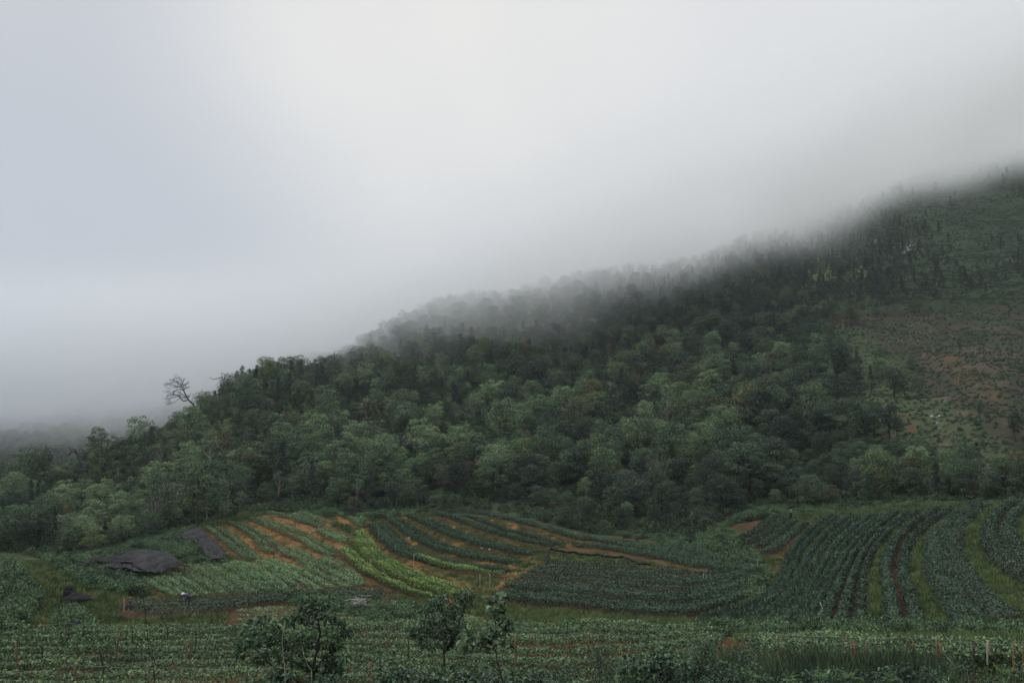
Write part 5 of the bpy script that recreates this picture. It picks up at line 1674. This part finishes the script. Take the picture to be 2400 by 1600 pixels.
def wire(label, pts, sag=.12, rad=.006):
    W = []
    lastr = 60
    for q in pts:
        nq = min(PT, key=lambda k_: abs(k_[0] - q[0]) + .3 * abs(k_[1] - q[1]))
        if len(q) == 3: W.append(P3(q[0], q[1], q[2]))
        else:
            t_ = PT[nq]; W.append(t_ + np.array([0, 0, (nq[1] - q[1]) / F * math.hypot(t_[0], t_[1])]))
    mb = MB()
    for a, b in zip(W[:-1], W[1:]):
        t = np.linspace(0, 1, 10)[:, None]
        S = a * (1 - t) + b * t - np.array([0, 0, sag]) * (4 * t * (1 - t))
        tube(mb, S, rad, 4)
    tag(mb.obj('wire', M['wire']), label, 'wire', 'wires strung between the stakes')


rof = lambda q: math.hypot(PT[q][0], PT[q][1])
wire('thin wire over the grass behind the front field at far left', [(-60, 1467, 76), (162, 1459), (309, 1463), (393, 1467), (551, 1465)])
wire('lower thin wire over the grass behind the front field', [(-60, 1500, 66), (162, 1488, 66), (229, 1471), (295, 1475), (393, 1471, 66)])
wire('wire over the far rows of the front field', [(-60, 1522, 56), (36, 1509), (98, 1512, 57), (234, 1519, 55), (436, 1520, 57), (621, 1522)])
wire('wire over the nearest rows at lower left', [(-60, 1573, 46), (60, 1573, 46), (174, 1556), (410, 1562, 47), (640, 1566)], .08)
wire('wire between the reddish stakes behind the crooked near tree', [(640, 1564), (700, 1558, 46), (821, 1531), (957, 1505, 55), (1014, 1500, 55), (1207, 1505, 55), (1331, 1505, 56), (1377, 1507, 57)])
wire('wire near the bottom edge left of the forked near tree', [(700, 1620, 43), (866, 1553), (1000, 1530, 46), (1207, 1530, 50)])
wire('wire crossing the seedling bed towards the centre', [(858, 1478), (911, 1475), (1108, 1487, 62), (1241, 1483), (1382, 1478), (1523, 1480, 66)])
wire('upper wire of the fence at lower right', [(1684, 1480, 64), (1824, 1485), (1976, 1491), (2126, 1493), (2196, 1496), (2281, 1504), (2398, 1508), (2480, 1512, 55)], .03)
wire('second wire of the fence at lower right', [(1684, 1492, 62), (1881, 1495), (1976, 1500, 56), (2126, 1501, 56), (2196, 1503, 55), (2281, 1510, 54), (2376, 1512), (2480, 1520, 53)], .03)
wire('third wire of the fence at lower right', [(1800, 1500, 60), (1976, 1507, 56), (2126, 1510, 56), (2196, 1512, 55), (2281, 1521, 54), (2376, 1524, 53), (2480, 1530, 53)], .03)
wire('lowest wire of the fence at lower right', [(1840, 1520, 50), (1997, 1503), (2120, 1524, 51), (2196, 1534, 51), (2281, 1537, 51), (2398, 1530, 52)], .04)
wire('slack guy wire running down from the double post', [(2003, 1499), (2034, 1536, 44), (2064, 1562, 40)], .06)
wire('wire from the double post towards the ivy-covered stake', [(1997, 1500), (1900, 1514, 48), (1850, 1520, 46), (1786, 1523, 44)], .1)
wire('slack wire hanging across the grassy strip', [(1522, 1450, 74), (1560, 1478, 70), (1640, 1487, 68), (1824, 1492, 60)], .1)

# ------------------------------------------------------------------ shade nets
def net_mat():
    m = bpy.data.materials.new('shade_netting')
    m.use_nodes = True
    t = m.node_tree; p = t.nodes['Principled BSDF']; out = [n for n in t.nodes if n.type == 'OUTPUT_MATERIAL'][0]
    tc = N(t, 'ShaderNodeTexCoord')
    mp = N(t, 'ShaderNodeMapping', inp={'Scale': (.5, 2.2, 2.2), 'Rotation': (0, 0, .5)})
    nz = N(t, 'ShaderNodeTexNoise', inp={'Scale': 1.2, 'Detail': 5.0})
    L(t, tc.outputs['Object'], mp.inputs[0]); L(t, mp.outputs[0], nz.inputs['Vector'])
    cr = N(t, 'ShaderNodeValToRGB')
    cr.color_ramp.elements[0].position = .35; cr.color_ramp.elements[0].color = (.006, .0065, .008, 1)
    cr.color_ramp.elements[1].position = .7; cr.color_ramp.elements[1].color = (.030, .030, .035, 1)
    L(t, nz.outputs['Fac'], cr.inputs[0]); L(t, cr.outputs[0], p.inputs['Base Color'])
    p.inputs['Roughness'].default_value = .8
    p.inputs['Specular IOR Level'].default_value = .3
    tr = N(t, 'ShaderNodeBsdfTransparent'); mx = N(t, 'ShaderNodeMixShader'); mx.inputs[0].default_value = .13
    L(t, p.outputs[0], mx.inputs[1]); L(t, tr.outputs[0], mx.inputs[2]); L(t, mx.outputs[0], out.inputs[0])
    return m


M['net'] = net_mat()


def net(label, org, sc, A, B, h, seed, nu=60, nv=24, wrk=.10, holes=None):
    rr = np.random.default_rng(seed)
    A = smoothline(np.array(A, float), nu); B = smoothline(np.array(B, float), nu)
    mb = MB()
    V = np.zeros((nu, nv, 3))
    for i in range(nu):
        for j in range(nv):
            q = A[i] * (1 - j / (nv - 1)) + B[i] * (j / (nv - 1))
            px, py = org[0] + q[0] / sc, org[1] + q[1] / sc
            hh = h
            x, y = pix(px, py + hh * F / 112.0, zf=z_base, n=300, rmin=70, rmax=200)
            V[i, j] = (x, y, float(zg(x, y)) + hh)
    u = np.linspace(0, 1, nu)[:, None]; v = np.linspace(0, 1, nv)[None]
    fold = np.sin(v * 26 + 5 * u + 2 * np.sin(u * 9)) * .5 + np.sin(v * 11 - 8 * u) * .6
    V[..., 2] += 1.8 * wrk * fold * np.minimum(1, 6 * np.minimum(u, 1 - u)) + rr.normal(size=(nu, nv)) * .015
    V[..., 2] += .25 * np.sin(u * 19) ** 2 * (1 - np.abs(2 * v - 1)) * min(1, h)
    I, J = np.meshgrid(np.arange(nu - 1), np.arange(nv - 1), indexing='ij')
    Q = np.stack([I * nv + J, I * nv + J + 1, (I + 1) * nv + J + 1, (I + 1) * nv + J], -1).reshape(-1, 4)
    mb.add(V.reshape(-1, 3), Q)
    # hem rope round the edge
    rim = np.vstack([V[:, 0], V[-1, :], V[::-1, -1], V[::-1, 0][-1:]])
    o = mb.obj('shade_net', M['net'])
    hb = MB(); tube(hb, rim, .035, 5, cap=False); hb.obj('hem', M['plastic'], o)
    tag(o, label, 'shade net', 'black shade nets over seedbeds')
    return V


oN, sN = (150, 1260), 5.737
V1 = net('large black shade net stretched over stakes at the left field edge', oN, sN,
         [(240, 368), (420, 320), (700, 258), (850, 215), (1050, 200), (1230, 198), (1400, 232), (1550, 330), (1690, 384)],
         [(300, 385), (470, 352), (640, 372), (900, 392), (960, 440), (1130, 492), (1290, 445), (1440, 412), (1690, 390)], 1.0, 1, wrk=.13)
net('strip of black netting hanging below the front of the large shade net', oN, sN,
    [(640, 372), (720, 372), (840, 382), (960, 398), (1060, 430)], [(590, 425), (700, 436), (820, 446), (930, 468), (1100, 494)], 1.0, 4, 30, 8, .05)
net('low black shade net lying on the crop in front of the large shade net', oN, sN,
    [(110, 384), (300, 368), (440, 380), (600, 430), (820, 475), (900, 495), (945, 560)], [(120, 392), (300, 455), (500, 505), (700, 560), (820, 590), (875, 606), (945, 572)], .6, 2, wrk=.08)
V2 = net('narrow black shade net draped down the slope beside the upper left terrace', (0, 1150), 3.484,
         [(1462, 345), (1500, 388), (1590, 410), (1630, 470), (1690, 530), (1740, 556), (1775, 556)], [(1640, 282), (1662, 335), (1715, 385), (1780, 440), (1825, 480), (1838, 515), (1832, 545)], .8, 3, wrk=.10)
k = 0
for V_, ij in ((V1, [(4, 12), (12, 4), (20, 18), (28, 3), (30, 20), (38, 12), (44, 20), (50, 6), (56, 18)]), (V2, [(10, 2), (30, 20), (50, 4)])):
    for i, j in ij:
        p_ = V_[i, j]; mb = MB()
        g = float(zg(p_[0], p_[1]))
        tube(mb, [(0, 0, -.15), (.02, 0, (p_[2] - g) * .6), (0, .02, p_[2] - g + .15)], [.05, .045, .04], 7)
        o = mb.obj('net_stake', M['stake']); o.location = (p_[0], p_[1], g)
        tag(o, '%s stake from the left holding up the %s black shade net' % (ordinal(k if k < 9 else k - 9), 'large' if k < 9 else 'narrow'), 'stake', 'stakes under the shade nets')
        k += 1

# rolled black net along the edge of the dark curving field
pts = []
for px, py, h in ((1281, 1326, .2), (1284, 1318, .8), (1290, 1308, 1.1), (1318, 1311, 1.0), (1345, 1313, 1.0), (1372, 1318, .95), (1402, 1320, 1.0), (1432, 1324, .95), (1462, 1325, 1.0), (1482, 1332, .9), (1500, 1338, .9), (1525, 1340, .9)):
    x, y = pix(px, py, zf=z_base, rmin=70, rmax=200); pts.append((x, y, float(zg(x, y)) + h))
S = smoothline(np.array(pts), 90); S[:, 2] += .05 * np.sin(np.arange(90) * .9)
mb = MB(); tube(mb, S, .13 + .03 * np.sin(np.arange(90) * 1.7) + rng.normal(size=90) * .012, 8)
tag(mb.obj('rolled_net', M['plastic']), 'long roll of black netting slung along the edge of the dark curving field', 'netting')


# ------------------------------------------------------------------ black sheets, bags, brushwood, rocks
def lump(c, dims, seed, rough_=.28, n=26, m=14):
    rr = np.random.default_rng(seed)
    th = np.linspace(0, 2 * math.pi, n, endpoint=False); ph = np.linspace(.05, math.pi * .62, m)
    T, PH = np.meshgrid(th, ph, indexing='ij')
    o = rr.random(2) * 50
    d = np.stack([np.sin(PH) * np.cos(T), np.sin(PH) * np.sin(T), np.cos(PH)], -1)
    q = 1 + rough_ * fbm(d[..., 0] * 2.5 + o[0] + d[..., 2] * 2, d[..., 1] * 2.5 + o[1], 3) * 1.5 + rough_ * .35 * np.abs(np.sin(T * 5 + o[0]))
    V = d * q[..., None] * np.array(dims)
    V[..., 2] -= V[..., 2].min() + .12
    I, J = np.meshgrid(np.arange(n), np.arange(m - 1), indexing='ij'); I2 = (I + 1) % n
    Q = np.stack([I * m + J, I * m + J + 1, I2 * m + J + 1, I2 * m + J], -1).reshape(-1, 4)
    mb = MB()
    VV = np.vstack([V.reshape(-1, 3), V[:, 0].mean(0)])
    mb.add(VV, Q, np.stack([np.arange(n) * m, ((np.arange(n) + 1) % n) * m, np.full(n, n * m)], -1))
    return mb


def drop(name, mb, mat, px, py, label, cat, group=None, rmin=30):
    g = gpt(px, py, rmin=rmin)
    o = mb.obj(name, M[mat]); o.location = g; o.rotation_euler = (0, 0, rng.random() * 3)
    tag(o, label, cat, group)
    return o


for k, (px, py, w_, h_, nm, lab) in enumerate((
        (178, 1412, 1.1, .55, 'netting_heap', 'large heap of black netting on the grass left of the track'), (162, 1406, .6, .8, 'netting_heap', 'smaller heap of black netting joined to the left of the large heap'),
        (176, 1492, .7, .7, 'netting_heap', 'black netting draped over a bush behind the front field'), (146, 1447, .25, .25, 'black_bag', 'small black bag beside the soil patch at left'),
        (259, 1454, .35, .25, 'black_bag', 'black bag on the grass, left of a pair'), (281, 1454, .30, .30, 'black_bag', 'black bag on the grass, right of a pair'), (302, 1427, .45, .28, 'netting_heap', 'black netting bundle beside the pale stake'),
        (698, 1400, .5, .45, 'netting_heap', 'black netting bundle right behind the top of the crooked near tree'), (642, 1402, .35, .3, 'netting_heap', 'black netting bundle at the foot of the terraces left of the brushwood'),
        (749, 1401, .25, .3, 'black_bag', 'black bag just left of the small leaning stick pile'), (857, 1437, .3, .18, 'black_bag', 'flat black bag under the large stick pile'))):
    drop(nm, lump(None, (w_, w_ * .7, h_), 300 + k), 'plastic', px, py, lab, 'bag' if 'bag' in nm else 'netting')


def sticks(px, py, r, cx, cy, rx, ry, n, seed, label, slope=0.0, leg=True):
    rr = np.random.default_rng(seed)
    g = gpt(px, py, rmin=30)
    r = math.hypot(g[0], g[1])
    e = empty('stick_pile', tuple(g)); tag(e, label, 'stick pile', 'piles of bleached sticks')
    for k in range(n):
        mb = MB()
        a = rr.normal() * .35 + (slope if k % 2 else -slope * .4)
        l = rx * rr.uniform(.4, 1.0)
        mx_, my_ = cx + rr.normal() * rx * .35, cy + rr.normal() * ry * .5
        p0 = P3(mx_ - l / 2 * math.cos(a), my_ + l / 2 * math.sin(a), r + rr.normal() * .4) - g
        p1 = P3(mx_ + l / 2 * math.cos(a), my_ - l / 2 * math.sin(a), r + rr.normal() * .4) - g
        w_ = rr.uniform(.018, .045)
        tube(mb, [p0, (p0 + p1) / 2 + rr.normal(size=3) * .04, p1], [w_, w_ * .9, w_ * .6], 5)
        mb.obj('stick', M['stick'], e)
    if leg:
        for q in (-.15, .35):
            mb = MB(); tube(mb, [(q, 0, -.1), (q * .9, .05, (py - cy) / F * r + .1)], [.05, .04], 6); mb.obj('leg', M['palestake'], e)


sticks(846, 1436, 0, 847, 1411, 40, 12, 22, 1, 'large pile of bleached sticks propped on a short post at field centre', .2)
sticks(922, 1428, 0, 924, 1418, 20, 9, 16, 2, 'smaller pile of bleached sticks right of the large one', .1)
sticks(790, 1404, 0, 792, 1396, 16, 5, 8, 3, 'small bundle of bleached sticks leaning up to the right', .9, False)

# pale rocks
k = 0
for cx, cy, rx, ry, n, s_, lab, grp in (
        (2125, 580, 55, 14, 26, 1.0, 'pale boulder in the rock scatter high on the right slope', 'boulder scatter high on the right slope'), (2068, 570, 20, 6, 5, 1.1, 'pale boulder at the left end of the high rock scatter', 'left end of the high boulder scatter'),
        (1525, 650, 70, 6, 11, 1.5, 'pale crag rock on the misty ridge line at centre right', 'pale crags on the ridge'), (2200, 760, 120, 50, 14, .32, 'small pale stone on the bare landslide', 'stones on the landslide'),
        (2200, 985, 30, 12, 5, .4, 'pale stone in the orange scar of the landslide', 'stones in the orange scar'), (2230, 640, 150, 50, 8, .45, 'small pale stone on the open green slope', 'stones on the open slope')):
    for _ in range(n):
        px, py = cx + rng.normal() * rx * .45, cy + rng.normal() * ry * .5
        g = gpt(px, py, rmin=150)
        d = s_ * rng.uniform(.5, 1.4)
        o = lump(None, (d, d * .8, d * .7), 400 + k, .35, 12, 7).obj('boulder', M['rock']); o.location = g; o.rotation_euler = (0, 0, rng.random() * 6)
        tag(o, lab, 'rock', grp); k += 1
for px, py, s_, lab in ((1185, 1358, .22, 'white stone on the path corner beside the yellow green strip'), (598, 1218, .3, 'pale stone at the top end of the upper left terrace'), (893, 1350, .2, 'pale stone between the yellow green rows'),
                        (1330, 1444, .16, 'white stone on the grassy strip right of centre'), (1426, 1452, .22, 'pinkish stone on the grassy strip'), (1129, 1284, .2, 'pale stone on a bank of the long centre field'), (1148, 1287, .22, 'second stone on the bank of the long centre field'),
                        (961, 1260, .25, 'tan stone on the upper bank of the long centre field'), (1634, 1469, .18, 'small pale stone on the orange soil patch'), (70, 1341, .3, 'pale stone on the grassy track at far left')):
    drop('stone', lump(None, (s_, s_ * .8, s_ * .7), int(px), .3, 12, 7), 'rock', px, py, lab, 'stone')

# white cloth and black wrap on stakes
g = gpt(1018, 1446, rmin=40); r_ = math.hypot(g[0], g[1])
e = empty('scarecrow_cloth', tuple(g)); tag(e, 'white cloth hanging on a stake seen through the forked near tree', 'cloth')
mb = MB(); tube(mb, [(0, 0, -.1), (0, 0, 1.3)], [.03, .025], 6); mb.obj('pole', M['darkstake'], e)
mb = MB(); nu, nv = 9, 12
V = np.array([[(.16 * (i / 4 - 1) * (1 - .3 * math.sin(j * .7)), -.06 + .05 * math.sin(i * 2 + j * .5), 1.25 - j * .062) for j in range(nv)] for i in range(nu)])
I, J = np.meshgrid(np.arange(nu - 1), np.arange(nv - 1), indexing='ij')
mb.add(V.reshape(-1, 3), np.stack([I * nv + J, (I + 1) * nv + J, (I + 1) * nv + J + 1, I * nv + J + 1], -1).reshape(-1, 4)); mb.obj('cloth', M['white'], e)
g = gpt(1854, 1219, rmin=60)
e = empty('wrapped_stake', tuple(g)); tag(e, 'stake wrapped in black sheeting at the top left of the right slope', 'stake')
mb = MB(); tube(mb, [(0, 0, -.1), (0.03, 0, 1.5)], [.05, .04], 6); mb.obj('pole', M['palestake'], e)
mb = MB(); z_ = np.linspace(0, 1.05, 10); tube(mb, np.c_[0.03 * np.sin(z_ * 7), 0 * z_, z_], .24 - .14 * z_ + .03 * np.sin(z_ * 19), 9); mb.obj('wrap', M['plastic'], e)
# ivy covered stake
near_bush(1786, 1478, 44, 45, 'stake fully overgrown with dark ivy left of the double post', .12, .6, 40, 55, shape='round', group=None)
# leafless pale trunk in the misty wood
sketch_tree('bare_tree', 'tiny white dead trunk in the misty wood above the centre', 'tree', (940, 800), 10, 395, [([(110, 240), (120, 160), (100, 60), (70, 10)], .2, .05), ([(115, 130), (150, 60)], .08, .03)], [], 'palestake', jit=.3, seed=31)


# ------------------------------------------------------------------ people
def person(px, py, label, shirt, hat, seed, face):
    """worker bent over the rows; body is one skinned surface, clothes are its children"""
    g = gpt(px, py, rmin=40)
    e = empty('person', tuple(g), face, .78); tag(e, label, 'person')

    def skin(name, J, E, mat):
        me = bpy.data.meshes.new(name); me.from_pydata([j[:3] for j in J], E, [])
        o = link(bpy.data.objects.new(name, me), e)
        me.materials.append(M[mat])
        sk = o.modifiers.new('skin', 'SKIN')
        for v, j in zip(me.skin_vertices[0].data, J): v.radius = (j[3], j[3])
        me.skin_vertices[0].data[0].use_root = True
        sb = o.modifiers.new('sub', 'SUBSURF'); sb.levels = 1; sb.render_levels = 1
        return o
    # x right, y forward
    J = [(0, 0, .92, .12), (0, .16, 1.08, .12), (0, .40, 1.16, .13), (0, .50, 1.17, .05), (0, .58, 1.19, .05), (0, .68, 1.20, .085), (0, .72, 1.13, .07),
         (.17, .40, 1.14, .05), (.22, .44, .88, .04), (.17, .60, .68, .03), (.16, .64, .60, .028), (.17, .70, .55, .012), (.14, .69, .54, .012),
         (-.17, .40, 1.14, .05), (-.22, .44, .88, .04), (-.17, .62, .66, .03), (-.16, .66, .58, .028), (-.17, .72, .53, .012), (-.14, .71, .52, .012),
         (.09, 0, .84, .085), (.12, .08, .48, .06), (.12, -.02, .10, .042), (.12, .12, .04, .035), (-.09, 0, .84, .085), (-.12, .04, .48, .06), (-.12, -.06, .10, .042), (-.12, .08, .04, .035)]
    E = [(0, 1), (1, 2), (2, 3), (3, 4), (4, 5), (5, 6), (2, 7), (7, 8), (8, 9), (9, 10), (10, 11), (10, 12), (2, 13), (13, 14), (14, 15), (15, 16), (16, 17), (16, 18), (0, 19), (19, 20), (20, 21), (21, 22), (0, 23), (23, 24), (24, 25), (25, 26)]
    skin('body', J, E, 'skin')
    skin('jacket', [(0, .02, .96, .145), (0, .16, 1.08, .145), (0, .40, 1.165, .155), (.17, .40, 1.14, .07), (.22, .44, .88, .058), (.18, .56, .73, .05), (-.17, .40, 1.14, .07), (-.22, .44, .88, .058), (-.18, .58, .71, .05)],
         [(0, 1), (1, 2), (2, 3), (3, 4), (4, 5), (2, 6), (6, 7), (7, 8)], shirt)
    skin('trousers', [(0, 0, .90, .14), (.09, 0, .82, .10), (.12, .08, .48, .078), (.12, -.01, .16, .06), (-.09, 0, .82, .10), (-.12, .04, .48, .078), (-.12, -.05, .16, .06)], [(0, 1), (1, 2), (2, 3), (0, 4), (4, 5), (5, 6)], 'trouser')
    mb = MB()
    c = np.array([0, .69, 1.24]); ax = nrm(np.array([0, .25, 1.0]))
    a = np.linspace(0, 2 * math.pi, 16, endpoint=False)
    rings = [(0.20, -.02), (.19, 0), (.10, .04), (.085, .12), (.03, .15)]
    V = []
    B1 = np.array([1., 0, 0]); B2 = np.cross(ax, B1)
    for rad, h in rings:
        V += [c + ax * h + rad * (math.cos(t) * B1 + math.sin(t) * B2) for t in a]
    Q = [(i * 16 + j, i * 16 + (j + 1) % 16, (i + 1) * 16 + (j + 1) % 16, (i + 1) * 16 + j) for i in range(4) for j in range(16)]
    mb.add(np.array(V), Q); mb.obj('hat', M[hat], e)


person(443, 1416, 'person in blue jacket and pale hat bending over rows below the left terraces', 'blue', 'white', 1, 2.2)
person(1058, 1431, 'person in a red jacket and white hat bending behind the forked near tree', 'red', 'white', 2, 1.4)
